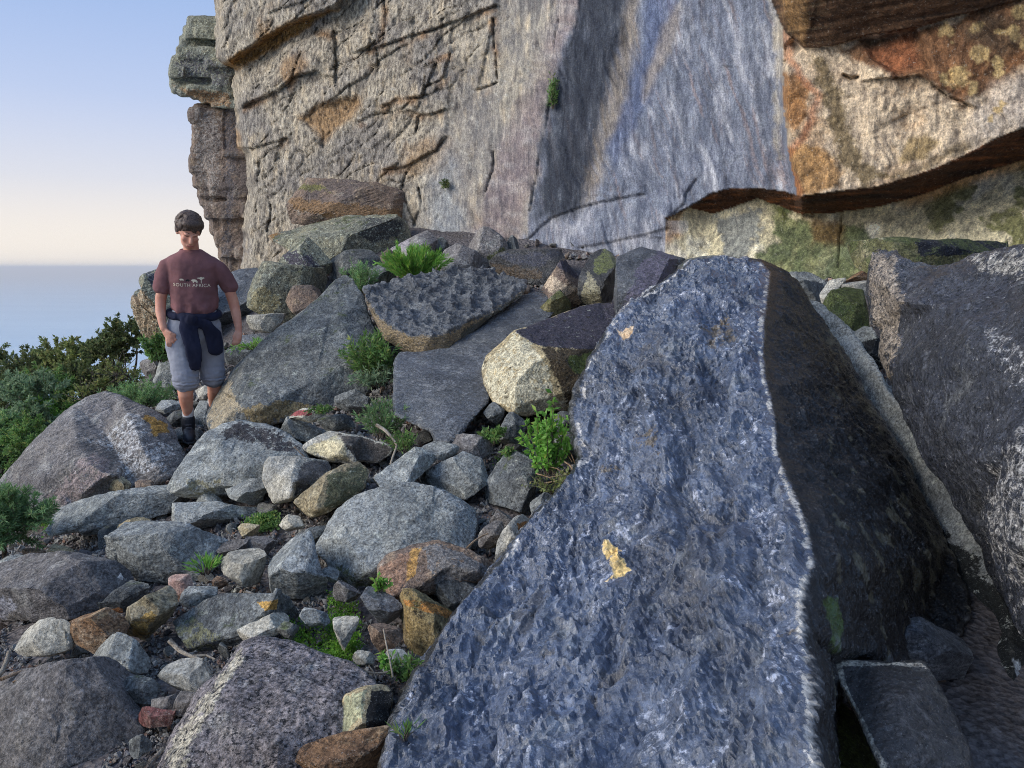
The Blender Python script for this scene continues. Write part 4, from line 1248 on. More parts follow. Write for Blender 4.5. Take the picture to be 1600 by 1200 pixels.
rock('rock', 'purple slab tilted up behind the top of the big slab', 'bluegrey', [(956, 505), (965, 485), (975, 451), (982, 424), (999, 408), (1032, 388), (1046, 382), (1062, 386), (1074, 383), (1081, 404), (1077, 430), (1060, 445), (1040, 470), (1000, 500), (970, 520)], .9, 5.1, 520, T=.3, bulge=.22,
     paint=[([(1050, 438), (1070, 412), (1082, 405), (1080, 432), (1062, 445)], (104, 104, 56), .95, 3), ([(956, 510), (1000, 410), (1046, 380), (1062, 388), (1040, 470)], (98, 92, 108), .7, 5)])
rock('rock', 'low dark rock line at the cliff foot right of the purple slab', 'dgrey', [(1070, 410), (1082, 403), (1110, 400), (1150, 404), (1178, 410), (1180, 424), (1120, 428), (1075, 426)], .6, 5.9, 430, T=.4)
rock('rock', 'flat dark blue rock lying against the cliff foot', 'wet', [(764, 408), (776, 398), (789, 391), (820, 389), (857, 388), (880, 394), (893, 402), (870, 412), (847, 421), (840, 440), (816, 440), (776, 430)], .8, 6.9, 440, T=.5,
     paint=[([(775, 398), (880, 392), (850, 415), (790, 410)], (56, 58, 74), .9, 5), ([(764, 410), (850, 424), (840, 440), (776, 432)], (96, 76, 50), .8, 5)])
rock('boulder', 'rounded dark purple boulder standing against the cliff foot', 'purple', [(730, 386), (746, 364), (762, 353), (779, 357), (793, 374), (796, 395), (780, 410), (756, 418), (738, 412)], .2, 7.6, 418, T=.4, bulge=.4,
     paint=[([(750, 400), (790, 385), (796, 400), (770, 418)], (96, 98, 62), .7, 6)])
rock('rock', 'small grey rock between rounded purple boulder and cliff', 'dgrey', [(790, 380), (800, 366), (810, 370), (813, 392), (800, 400), (790, 396)], .2, 7.7, 402, T=.3)
rock('rock', 'dark grey rock left of the rounded purple boulder', 'purple', [(680, 406), (695, 387), (712, 379), (739, 390), (754, 404), (754, 420), (722, 428), (690, 422)], .4, 7.3, 428, T=.4)
rock('rock', 'dark angular rock behind the bright green bush', 'purple', [(604, 394), (627, 362), (645, 355), (660, 357), (672, 377), (682, 396), (670, 420), (627, 420)], .3, 7.9, 420, T=.4,
     paint=[([(604, 394), (627, 362), (640, 370), (636, 400), (612, 410)], (160, 152, 152), .8, 4)])
rock('rock', 'small round grey rock behind the dark angular rock', 'dgrey', [(674, 378), (686, 368), (697, 370), (700, 384), (690, 396), (676, 392)], .2, 8.1, 398, T=.3)
rock('stone', 'small reddish stone beside the bright green bush', 'brown', [(590, 402), (599, 387), (614, 390), (618, 406), (604, 414)], .3, 7.6, 414, cat='stone')
rock('rock', 'grey rock between feathery plant and bright green bush', 'dgrey', [(570, 430), (587, 407), (606, 410), (614, 436), (600, 452), (578, 450)], .3, 7.2, 452, T=.3)
rock('boulder', 'long brown boulder with orange underside jammed against the cliff', 'brown', [(440, 306), (452, 290), (460, 279), (476, 270), (500, 271), (524, 279), (550, 281), (580, 287), (602, 293), (620, 318), (648, 356), (630, 352), (600, 346), (540, 342), (500, 338), (470, 330)], .1, 9.0, 356, T=.8, bulge=.5, strata=.012,
     paint=[([(440, 308), (500, 312), (560, 318), (620, 326), (648, 356), (600, 345), (500, 338), (465, 328)], (138, 108, 76), .8, 6), ([(450, 285), (500, 285), (520, 300), (480, 300)], (116, 110, 66), .8, 6)])
rock('boulder', 'wide rounded boulder below the orange bottomed boulder', 'lichen', [(399, 380), (410, 360), (440, 344), (468, 336), (492, 335), (512, 329), (540, 332), (570, 336), (610, 338), (634, 338), (640, 352), (634, 364), (590, 388), (546, 394), (520, 404), (508, 414), (470, 408), (430, 408), (406, 412)], .3, 8.3, 412, T=.8, bulge=.35,
     paint=[([(399, 380), (420, 356), (440, 352), (428, 380), (415, 400), (404, 405)], (152, 112, 64), .8, 6), ([(570, 340), (634, 340), (634, 364), (580, 384), (560, 370)], (70, 70, 68), .8, 8)])
rock('rock', 'dark lichen spotted rock leaning in front of the wide rounded boulder', 'lichen', [(420, 410), (426, 380), (438, 367), (460, 374), (480, 388), (500, 406), (510, 422), (492, 436), (460, 434), (436, 420)], .5, 7.8, 436, T=.4, paint=[([(440, 390), (480, 395), (510, 420), (492, 434), (450, 424)], (74, 70, 78), .9, 7)])
rock('rock', 'shadowed rock wedged under the wide rounded boulder', 'dgrey', [(506, 408), (520, 396), (546, 388), (578, 385), (588, 405), (584, 424), (560, 438), (524, 434), (510, 424)], .2, 7.9, 438, T=.4)
rock('boulder', 'pale knobbly boulder with a hollow right of the walking person', 'lichen', [(382, 488), (390, 452), (404, 414), (411, 406), (430, 411), (460, 426), (492, 430), (496, 446), (450, 454), (446, 490), (422, 504), (384, 502)], .3, 7.3, 504, T=.5,
     paint=[([(390, 450), (420, 445), (440, 460), (438, 485), (410, 495), (385, 485)], (158, 148, 112), .7, 8)])
rock('rock', 'pinkish rock tucked under the pale knobbly boulder', 'brown', [(440, 480), (448, 456), (472, 445), (504, 446), (506, 462), (486, 478), (462, 494), (444, 492)], .4, 7.0, 496, T=.3)
rock('boulder', 'leaning layered outcrop directly behind the walking person', 'lichen', [(198, 468), (203, 448), (209, 430), (233, 419), (262, 416), (300, 420), (310, 470), (300, 520), (275, 556), (250, 562), (238, 556), (226, 538), (212, 514), (205, 492)], -.05, 7.9, 560, T=1.0, bulge=.2, strata=.02, vox=.8, chop=6, post=ledges(.13, (.9, .2), .14, 5),
     paint=[([(199, 465), (205, 440), (228, 450), (250, 500), (246, 555), (228, 540), (206, 495)], (158, 136, 108), .8, 7), ([(225, 425), (255, 418), (262, 450), (240, 455)], (70, 74, 84), .75, 6)])
rock('rock', 'blue grey rock face right of the person below the pillar', 'bluegrey', [(300, 470), (320, 440), (345, 430), (380, 414), (404, 410), (408, 430), (392, 470), (382, 500), (345, 520), (310, 520)], .2, 8.2, 520, T=.6)
rock('boulder', 'large dark grey slab boulder immediately right of the person', 'dgrey', [(322, 660), (330, 612), (352, 588), (388, 558), (424, 526), (470, 486), (502, 458), (522, 438), (537, 428), (552, 436), (566, 462), (574, 490), (584, 512), (602, 548), (596, 582), (576, 612), (530, 634), (480, 648), (430, 658), (390, 668), (348, 678), (328, 678)], .9, 5.25, 678,
     [(372, 595, -.08), (400, 640, -.16), (480, 600, -.18), (470, 540, -.12), (530, 500, -.14), (560, 560, -.15), (352, 640, -.12)], T=.7, fac=.5, fine=150,
     paint=[([(324, 660), (332, 612), (358, 590), (372, 620), (385, 640), (360, 665), (330, 678)], (160, 146, 120), .7, 8), ([(378, 640), (440, 625), (500, 632), (470, 650), (390, 668)], (132, 116, 84), .75, 8)])
for lab, mt, ol, D_ in [
    ('low grey rock behind the foot of the orange stained boulder', 'grey', [(238, 634), (250, 625), (277, 626), (282, 638), (262, 646), (244, 644)], 6.6),
    ('dark rock behind the boot of the walking person', 'dgrey', [(252, 654), (266, 642), (280, 642), (290, 654), (280, 668), (262, 668)], 6.25),
    ('upright grey rock to the right of the boot', 'grey', [(296, 642), (310, 626), (322, 632), (330, 656), (318, 674), (300, 672)], 6.3),
    ('purple rock under the leaning layered outcrop', 'purple', [(212, 572), (224, 560), (243, 561), (244, 578), (226, 588), (214, 584)], 7.6),
    ('pale grey rock under the leaning layered outcrop', 'grey', [(236, 578), (250, 562), (268, 566), (284, 592), (280, 614), (256, 612), (240, 598)], 7.3),
    ('pale rock behind the knee of the walking person', 'pale', [(300, 612), (312, 602), (332, 604), (336, 618), (318, 630), (304, 626)], 6.7),
    ('flat slate rock with grass above it behind the grey slab boulder', 'bluegrey', [(352, 534), (376, 524), (412, 520), (440, 514), (446, 524), (410, 536), (380, 552), (356, 548)], 7.0),
    ('long thin dark rock on the path behind the person', 'dgrey', [(338, 552), (366, 542), (396, 540), (392, 556), (364, 570), (342, 568)], 6.8),
    ('white speckled rock right of the hand of the person', 'pale', [(378, 506), (400, 492), (428, 488), (440, 498), (420, 514), (392, 520)], 7.1)]:
    rock('rock', lab, mt, ol, .6, D_)
rock('rock', 'flat stone under the boot of the walking person', 'dgrey', [(256, 680), (264, 668), (280, 664), (298, 668), (310, 676), (304, 688), (284, 694), (262, 692)], 2.4, 5.85, 694, T=.18, bulge=.05, fac=.4)

rock('boulder', 'great smooth boulder with pale hollow left of the walking person', 'purple',
     [(-14, 770), (2, 750), (20, 728), (50, 695), (85, 660), (115, 635), (140, 620), (165, 613), (187, 621), (207, 632), (232, 640), (256, 654), (268, 672), (280, 700), (288, 716), (272, 742), (255, 752), (225, 757), (200, 764), (170, 768), (150, 776), (120, 790), (90, 802), (60, 812), (30, 800), (5, 786)],
     .95, 5.0, 800, [(165, 680, -.02), (120, 690, -.2), (190, 725, -.04), (240, 700, -.16), (80, 750, -.16), (200, 650, -.12), (183, 742, -.2), (150, 740, -.26)], [(26, 27), (30, 27)], T=.9, fac=.35, rough=1, fine=170, strata=.007,
     paint=[([(120, 680), (165, 672), (205, 640), (225, 650), (235, 690), (270, 690), (272, 735), (200, 760), (182, 740), (175, 710), (140, 695)], (190, 188, 184), .5, 14),
            ([(225, 650), (262, 660), (264, 676), (240, 682)], (172, 132, 68), .85, 5), ([(60, 780), (150, 700), (180, 720), (160, 765), (90, 800)], (150, 134, 128), .6, 10)])

# ---- middle ground boulders
rock('boulder', 'broad grey boulder with dark lichen top below the person', 'grey', [(260, 766), (268, 750), (290, 720), (322, 678), (345, 664), (375, 658), (415, 664), (447, 677), (472, 697), (484, 722), (470, 752), (430, 770), (380, 776), (340, 778), (302, 780), (270, 775)], .75, None, 780,
     [(300, 745, -.06), (350, 740, -.1), (345, 695, -.07), (420, 720, -.1), (420, 690, -.04), (290, 762, -.08)], T=.6, fac=.5, paint=[([(330, 680), (375, 658), (440, 676), (470, 700), (440, 705), (380, 690)], (62, 60, 62), .7, 9), ([(292, 748), (346, 748), (340, 774), (296, 776)], (140, 134, 108), .6, 6)])
rock('rock', 'low rounded rock below the broad grey boulder', 'grey', [(339, 770), (352, 752), (380, 747), (404, 755), (418, 768), (412, 782), (380, 790), (357, 793), (343, 786)], .6)
rock('rock', 'pale angular rock with a sharp ridge in the middle', 'pale', [(409, 750), (412, 724), (421, 713), (462, 714), (512, 720), (519, 732), (490, 757), (466, 774), (455, 783), (427, 786), (419, 771)], .45, None, 786, [(474, 724, -.07), (457, 752, -.14), (452, 778, -.14), (432, 740, -.05)], [(0 + 11, 12), (12, 13)], T=.35, fac=.4,
     paint=[([(474, 722), (515, 720), (519, 733), (466, 775), (455, 780), (460, 752)], (92, 90, 88), .8, 4)])  # shade on the side right of the ridge, put into the colour
rock('rock', 'tan and green block with a ridge beside the round boulder', 'tan', [(459, 784), (477, 768), (510, 741), (537, 726), (560, 723), (576, 735), (570, 762), (542, 782), (515, 800), (486, 809), (474, 799)], .4, None, 809, [(512, 745, -.1), (503, 786, -.14), (535, 760, -.06)], [(11, 12)], T=.35, fac=.4,
     paint=[([(512, 742), (560, 722), (578, 735), (570, 764), (515, 800), (505, 788)], (96, 96, 72), .75, 5)])
rock('rock', 'pale yellow faced block with a shaded right end in the middle', 'pale', [(473, 698), (490, 685), (515, 674), (524, 676), (565, 682), (612, 697), (613, 708), (592, 722), (560, 720), (552, 725), (502, 719), (480, 711)], .4, None, 725, [(526, 682, -.08), (543, 703, -.15), (554, 720, -.16)], [(12, 13), (13, 14)], T=.4, fac=.35,
     paint=[([(526, 677), (565, 681), (613, 697), (613, 709), (590, 722), (556, 722), (543, 702)], (84, 78, 72), .9, 4), ([(476, 700), (524, 678), (542, 703), (552, 724), (480, 710)], (206, 194, 158), .75, 5)])  # right end darkened as shade, yellow left face brightened as lit
rock('rock', 'jumbled pale rock behind the yellow faced block', 'grey', [(420, 664), (452, 651), (480, 656), (488, 665), (512, 664), (520, 678), (478, 700), (462, 690)], .6, 4.75, 700)
rock('stone', 'red and cream brick shaped stone on the pale rocks', 'pale', [(446, 643), (455, 638), (500, 640), (505, 651), (492, 658), (457, 661), (449, 653)], .4, 4.75, 661, fac=.3, cat='stone', paint=[([(448, 643), (458, 640), (486, 641), (488, 649), (452, 651)], (150, 78, 76), .95, 2)])
rock('rock', 'dark block right of the red and cream stone', 'dgrey', [(492, 664), (505, 650), (540, 647), (550, 664), (538, 676), (505, 676)], .5, 4.7, 676)
rock('rock', 'dark angular rock below the right end of the grey slab boulder', 'dgrey', [(514, 624), (535, 616), (556, 608), (577, 622), (562, 640), (537, 644)], .4, 5.0, 644)
rock('rock', 'low flat sloping rock sunk in the path', 'grey', [(248, 808), (268, 795), (292, 786), (340, 784), (375, 789), (404, 790), (374, 808), (345, 822), (322, 840), (277, 830)], 1.9, None, 840, bulge=.12, T=.3)
rock('rock', 'long pale ledge of rock beside the leafy bush', 'grey', [(56, 829), (82, 811), (125, 791), (162, 779), (207, 771), (257, 761), (279, 778), (262, 792), (225, 799), (185, 812), (145, 816), (100, 824), (90, 836), (64, 842)], 1.0, None, 842, T=.4, bulge=.4)
rock('stone', 'small yellow tan pointed stone against the great smooth boulder', 'tan', [(159, 764), (170, 750), (180, 738), (192, 755), (198, 771), (174, 778)], .3, None, cat='stone')
rock('boulder', 'rounded grey boulder in the middle of the stony path', 'grey', [(174, 874), (185, 859), (216, 840), (222, 829), (245, 824), (272, 827), (297, 840), (328, 850), (328, 864), (312, 884), (295, 902), (260, 918), (200, 908), (177, 890)], .7, None, 918, T=.4)
rock('rock', 'small brown rock above the rounded grey boulder', 'tan', [(176, 832), (185, 821), (220, 811), (231, 812), (226, 824), (218, 842), (190, 848)], .5)
rock('rock', 'pale flat rock right of the rounded grey boulder', 'pale', [(334, 892), (339, 876), (371, 865), (404, 862), (410, 885), (406, 903), (385, 914), (357, 920), (339, 906)], .8)
rock('boulder', 'round grey boulder with a smooth face near the mossy patch', 'grey', [(404, 898), (419, 873), (447, 851), (463, 840), (480, 848), (487, 877), (497, 899), (503, 916), (476, 936), (438, 939), (408, 924)], .4, None, 939, bulge=.45, T=.3)
rock('rock', 'dark slab behind the round grey boulder', 'dgrey', [(452, 852), (466, 838), (495, 825), (514, 822), (512, 842), (492, 862), (470, 862)], .8, None, 862)
rock('boulder', 'largest rounded grey boulder in the middle of the picture', 'grey', [(490, 858), (500, 840), (512, 818), (526, 800), (545, 783), (575, 768), (620, 758), (650, 756), (690, 766), (722, 786), (743, 798), (743, 826), (736, 850), (720, 880), (680, 900), (640, 915), (598, 930), (568, 928), (522, 902), (514, 876)], .65, 3.3, 930,
     [(540, 840, -.1), (600, 800, -.06), (640, 850, -.16), (700, 800, -.06), (715, 840, -.1), (580, 890, -.16), (640, 780, -.03)], T=.5, fac=.45, paint=[([(530, 880), (570, 895), (600, 920), (570, 930), (520, 905)], (110, 112, 80), .5, 9)])
rock('boulder', 'left of two grey blocks split above the largest boulder', 'grey', [(570, 768), (575, 756), (607, 727), (641, 704), (657, 703), (676, 717), (660, 734), (646, 750), (644, 764), (617, 770), (585, 778)], .9, 3.72, 778, T=.35, fac=.5)
rock('boulder', 'right of two grey blocks split above the largest boulder', 'grey', [(645, 748), (656, 735), (695, 712), (727, 715), (752, 722), (762, 744), (756, 776), (742, 800), (721, 792), (689, 772), (665, 767), (648, 760)], .8, 3.72, 798, T=.4, fac=.5)
rock('rock', 'grey rock topping the split blocks', 'grey', [(655, 706), (681, 691), (700, 695), (718, 709), (692, 724), (673, 722)], .8, 4.0, 724)
rock('rock', 'low streaky slab right of the split blocks', 'purple', [(701, 696), (713, 678), (751, 684), (771, 690), (770, 708), (736, 722), (711, 712)], 1.0, 4.1, 722, strata=.006)
rock('rock', 'dark grey block below the pale speckled boulder', 'dgrey', [(777, 662), (791, 644), (809, 647), (826, 660), (812, 684), (798, 698), (782, 696)], .3, 4.35, 698)
rock('rock', 'rounded rock under the edge of the long purple slab', 'dgrey', [(755, 645), (767, 628), (785, 638), (790, 654), (772, 668), (758, 660)], .2, 4.5, 668)
rock('rock', 'grey rock touching the left edge of the big slab', 'dgrey', [(858, 664), (873, 643), (902, 646), (912, 668), (890, 678), (863, 678)], .3, 4.2, 678)
rock('rock', 'dark rock below the grey rock at the slab edge', 'dgrey', [(866, 696), (872, 675), (905, 676), (918, 690), (890, 712), (870, 708)], .3, 4.0, 712)
rock('rock', 'lowest dark rock against the left edge of the big slab', 'dgrey', [(878, 712), (908, 692), (922, 712), (905, 730), (882, 728)], .3, 3.85, 730)
rock('boulder', 'dark angular block deep in the gap right of the split blocks', 'dgrey', [(758, 752), (775, 728), (791, 711), (812, 719), (828, 731), (836, 768), (840, 805), (810, 820), (775, 805), (757, 780)], .3, 3.7, 820, T=.4)
rock('rock', 'dark rock at the bottom of the gap', 'purple', [(764, 818), (778, 796), (808, 806), (812, 826), (790, 838), (768, 832)], .4, 3.5, 838)
rock('rock', 'purple rock low in the gap beside the largest boulder', 'purple', [(748, 838), (768, 816), (793, 828), (784, 856), (760, 862), (746, 852)], .4, 3.35, 862)
rock('rock', 'pale pointed rock leaning on the left edge of the slab', 'pale', [(772, 890), (778, 850), (796, 824), (815, 812), (832, 818), (824, 846), (806, 878), (784, 902)], .3, 3.15, 902, T=.25, paint=[([(808, 818), (828, 814), (824, 835), (812, 832)], (150, 104, 60), .85, 3)])
rock('rock', 'dark brown rock beside the leafy plant and the slab', 'dgrey', [(828, 802), (836, 776), (858, 770), (872, 780), (856, 812), (836, 820)], .3, 3.5, 820)
rock('rock', 'rust brown and grey rock in front of the largest boulder', 'brown', [(591, 884), (606, 867), (653, 852), (685, 846), (732, 860), (776, 886), (779, 898), (748, 914), (717, 916), (679, 926), (650, 934), (624, 944), (618, 962), (604, 954), (592, 926)], .5, 2.98, 962, [(652, 862, -.03), (640, 905, -.13), (615, 930, -.1), (700, 880, -.09), (740, 895, -.06)], [(15, 16), (16, 17)], T=.35, fac=.5,
     paint=[([(592, 884), (650, 853), (652, 868), (640, 905), (618, 958), (600, 948)], (152, 120, 98), .8, 6), ([(640, 858), (658, 856), (648, 900), (632, 915)], (176, 136, 80), .9, 4), ([(660, 856), (690, 847), (775, 888), (745, 910), (680, 915)], (120, 116, 112), .7, 6)])
rock('rock', 'black shadowed rock under the rust brown rock', 'dgrey', [(672, 936), (700, 912), (740, 905), (760, 915), (735, 955), (700, 965)], .3, 2.95, 965)
rock('rock', 'ochre yellow wedge leaning against the slab edge', 'ochre', [(617, 937), (640, 936), (663, 940), (701, 950), (722, 960), (716, 980), (690, 1016), (668, 1054), (654, 1070), (646, 1044), (631, 1024), (625, 985)], .35, 2.62, 1070, T=.3, bulge=.2,
     paint=[([(616, 936), (660, 938), (722, 960), (700, 966), (640, 948)], (176, 122, 62), .8, 4)])
rock('rock', 'smooth blue grey rock behind the ochre wedge', 'bluegrey', [(556, 942), (577, 927), (596, 923), (620, 956), (626, 978), (592, 984), (561, 966)], .4)
rock('boulder', 'big black speckled boulder at the bottom edge', 'speck', [(240, 1240), (247, 1200), (264, 1160), (287, 1119), (316, 1073), (345, 1050), (365, 1024), (380, 1006), (400, 998), (435, 999), (473, 1006), (505, 1022), (552, 1037), (582, 1062), (600, 1085), (590, 1130), (560, 1180), (540, 1240)], 1.15, 1.98, 1240,
     [(380, 1030, -.05), (330, 1100, -.1), (290, 1180, -.08), (440, 1060, -.08), (430, 1160, -.12), (530, 1100, -.08)], [(18, 19), (19, 20)], T=.5, fac=.3, fine=150,
     paint=[([(245, 1210), (290, 1115), (345, 1050), (375, 1012), (385, 1030), (335, 1100), (300, 1170), (290, 1230)], (188, 178, 156), .66, 9)])
rock('rock', 'pale green wedge beside the black speckled boulder', 'tan', [(518, 1172), (522, 1146), (538, 1084), (571, 1072), (604, 1069), (614, 1083), (606, 1130), (590, 1160), (550, 1176)], .4, 2.12, 1176, [(578, 1082, -.04), (572, 1120, -.08), (556, 1150, -.08)], [(9, 10), (10, 11)], T=.2, fac=.4,
     paint=[([(580, 1078), (614, 1080), (606, 1135), (575, 1160), (570, 1120)], (40, 38, 36), .95, 3), ([(520, 1170), (540, 1085), (575, 1075), (570, 1118), (535, 1160)], (164, 162, 128), .7, 5)])
rock('rock', 'rust orange slab of rock at the bottom edge', 'rust', [(440, 1240), (473, 1200), (501, 1178), (552, 1156), (603, 1142), (616, 1150), (612, 1190), (600, 1240)], .7, 1.93, 1240, T=.2, fac=.4, strata=.004)
rock('boulder', 'large purple grey boulder in the lower left corner', 'purple', [(-80, 1100), (-30, 1074), (0, 1070), (32, 1066), (62, 1063), (90, 1056), (115, 1049), (131, 1051), (172, 1073), (194, 1104), (191, 1130), (172, 1160), (166, 1190), (150, 1300), (-80, 1300)], .7, 2.02, 1300, T=.5, fac=.5, fine=150)
rock('boulder', 'broad flat purple boulder at the left edge', 'purple', [(-40, 940), (0, 921), (29, 898), (66, 882), (112, 879), (156, 903), (160, 929), (143, 957), (95, 968), (63, 970), (23, 978), (-20, 990), (-40, 970)], .9, None, 985, T=.5, fac=.5,
     paint=[([(-20, 935), (10, 930), (30, 945), (10, 965), (-20, 970)], (176, 174, 178), .7, 6)])
rock('rock', 'rounded pale grey boulder near the left edge', 'pale', [(4, 992), (20, 977), (52, 968), (75, 973), (95, 983), (104, 1004), (93, 1026), (69, 1041), (43, 1033), (23, 1019), (6, 1006)], .5, None, bulge=.45)
rock('rock', 'orange brown block beside the rounded pale boulder', 'rust', [(100, 976), (115, 960), (144, 960), (182, 966), (187, 988), (164, 1004), (144, 1019), (124, 1031), (105, 1024), (101, 994)], .4)
rock('rock', 'tan and yellow slab in the lower left', 'tan', [(185, 996), (198, 962), (230, 931), (254, 921), (268, 943), (265, 964), (246, 989), (219, 1016), (200, 1010)], .8, None, paint=[([(205, 970), (235, 950), (250, 960), (230, 995), (205, 1000)], (186, 154, 92), .7, 6)])
rock('rock', 'narrow slab with an orange end in the lower left', 'dgrey', [(149, 959), (161, 945), (196, 916), (210, 911), (223, 917), (220, 936), (200, 960), (178, 966), (155, 966)], .8, None, paint=[([(150, 958), (185, 948), (194, 950), (192, 960), (160, 966)], (172, 118, 76), .95, 3)])
rock('boulder', 'dark flat boulder with an orange tip in the lower middle', 'dgrey', [(259, 988), (270, 965), (310, 937), (336, 925), (402, 929), (439, 940), (432, 954), (396, 984), (370, 996), (347, 1019), (322, 1027), (287, 1019), (263, 1002)], .85, None, 1027, T=.35, fac=.5,
     paint=[([(400, 940), (434, 938), (432, 952), (414, 956)], (186, 146, 80), .9, 3), ([(270, 975), (300, 960), (350, 1000), (320, 1024), (270, 1005)], (128, 126, 96), .5, 7)])
rock('rock', 'small grey rock touching the dark flat boulder', 'grey', [(284, 940), (299, 921), (331, 918), (338, 927), (312, 943), (290, 950)], .6)
rock('rock', 'square grey block above the purple corner boulder', 'grey', [(111, 1052), (132, 1027), (158, 996), (178, 994), (218, 1017), (209, 1034), (186, 1060), (170, 1071), (150, 1064), (127, 1056)], .7)
rock('rock', 'pale square block right of the square grey block', 'pale', [(242, 1062), (259, 1043), (279, 1031), (310, 1037), (326, 1055), (304, 1083), (276, 1098), (244, 1085)], .8)
rock('rock', 'pale plank of stone below the dark flat boulder', 'pale', [(366, 1000), (400, 982), (443, 957), (450, 961), (428, 986), (390, 1010), (368, 1016)], 1.2, None, T=.12)
for lab, mt, ol, le in [
    ('pink crystal shaped stone beside the rounded path boulder', 'pink', [(259, 922), (276, 899), (290, 902), (294, 918), (285, 941), (269, 946)], .3),
    ('red brown brick shaped stone in the lower left', 'red', [(206, 1117), (218, 1103), (270, 1115), (275, 1128), (254, 1140), (210, 1129)], .7),
    ('dark stone left of the pale square block', 'dgrey', [(183, 1088), (201, 1066), (218, 1063), (238, 1078), (232, 1102), (207, 1106)], .5),
    ('dark purple stone above the red brown brick stone', 'purple', [(228, 1106), (244, 1087), (267, 1089), (272, 1112), (253, 1118)], .5),
    ('purple stone under the pale square block', 'purple', [(268, 1100), (287, 1083), (306, 1086), (304, 1106), (279, 1128)], .5),
    ('dark triangular stone below the red brown brick stone', 'dgrey', [(196, 1166), (218, 1146), (232, 1159), (223, 1182), (201, 1184)], .5),
    ('white egg shaped pebble by the flat purple boulder', 'white', [(160, 907), (166, 899), (174, 896), (184, 899), (188, 905), (180, 917), (165, 919)], .6),
    ('orange pebble beside the pale flat rock', 'rust', [(330, 907), (345, 902), (356, 914), (343, 924), (331, 919)], .6),
    ('pale block standing in the green moss', 'pale', [(516, 983), (533, 965), (561, 971), (557, 1002), (536, 1017), (518, 1008)], .4),
    ('cream stone with a dark side below the moss', 'pale', [(548, 1028), (558, 1018), (585, 1025), (580, 1046), (552, 1036)], .6),
    ('rounded grey stone below the ochre wedge', 'grey', [(594, 1042), (609, 1018), (631, 1018), (646, 1038), (624, 1054), (599, 1054)], .5),
    ('brown stone between the moss and the ochre wedge', 'brown', [(572, 994), (590, 980), (622, 987), (627, 1006), (605, 1028), (577, 1021)], .5),
    ('grey block at the left of the green moss', 'grey', [(468, 968), (479, 949), (504, 955), (513, 970), (497, 982), (473, 981)], .5),
    ('dark rounded stone at the left of the green moss', 'dgrey', [(429, 988), (444, 971), (461, 978), (462, 999), (441, 1006), (430, 1001)], .5),
    ('purple block under the round grey boulder', 'purple', [(516, 920), (530, 908), (552, 914), (560, 932), (538, 948), (520, 942)], .5),
    ('flat stone against the largest rounded boulder', 'grey', [(496, 896), (512, 886), (528, 895), (526, 910), (502, 914)], .6),
    ('grey stone at the far left below the leafy bush', 'grey', [(-10, 890), (20, 871), (50, 870), (62, 882), (30, 902), (-10, 918)], .7),
    ('brown stone below the leafy bush', 'brown', [(28, 868), (47, 858), (66, 870), (60, 880), (35, 876)], .6),
    ('tan stone right of the leafy bush', 'tan', [(66, 868), (80, 851), (113, 860), (96, 872)], .6),
    ('slate stone below the tan stone', 'bluegrey', [(58, 884), (75, 866), (111, 870), (106, 884), (80, 890)], .6),
    ('purple cluster rock on the path below the sunken rock', 'purple', [(330, 868), (346, 846), (372, 842), (386, 856), (370, 872), (340, 876)], .8),
    ('dark cracked rock on the path above the pale flat rock', 'purple', [(380, 858), (392, 842), (418, 838), (430, 848), (416, 862), (392, 868)], .8),
    ('cream stone above the small weeds on the path', 'pale', [(431, 822), (446, 806), (468, 806), (474, 822), (456, 834), (438, 834)], .8),
    ('flat brown stone by the sunken rock', 'tan', [(366, 832), (384, 818), (404, 822), (402, 836), (380, 842)], 1.0),
    ('long dark stone left of the small tan pointed stone', 'dgrey', [(120, 792), (134, 778), (152, 774), (168, 782), (150, 794), (130, 800)], .7),
    ('grey flat stone in the gravel below the long pale ledge', 'grey', [(96, 832), (108, 820), (140, 816), (162, 820), (150, 834), (118, 842)], 1.0),
    ('small rock at the foot of the great smooth boulder', 'brown', [(205, 764), (214, 750), (230, 750), (238, 760), (222, 770)], .5),
    ('mossy stone right of the slate weeds', 'grey', [(296, 790), (308, 774), (336, 772), (342, 786), (318, 796)], .6)]:
    rock('stone', lab, mt, ol, le, cat='stone')
# ---- broken pillar on the left corner of the cliff
_up = [(29, 44, 296), (44, 60, 290), (60, 75, 284), (75, 90, 278), (90, 104, 270), (104, 120, 267), (120, 134, 268), (134, 142, 272), (142, 148, 281), (148, 154, 302), (154, 160, 315), (160, 167, 330)]
_lo = [(165, 172, 306), (172, 186, 299), (186, 200, 306), (200, 232, 304), (232, 244, 303), (244, 268, 299), (268, 292, 304), (292, 306, 312), (306, 318, 316), (318, 340, 322), (340, 364, 331), (364, 384, 338), (384, 402, 344), (402, 440, 350), (440, 480, 356)]


def _ol(L, xr): return [(x, y0) for y0, y1, x in L] + [(L[-1][2], L[-1][1]), (xr, L[-1][1]), (xr, L[0][0])]


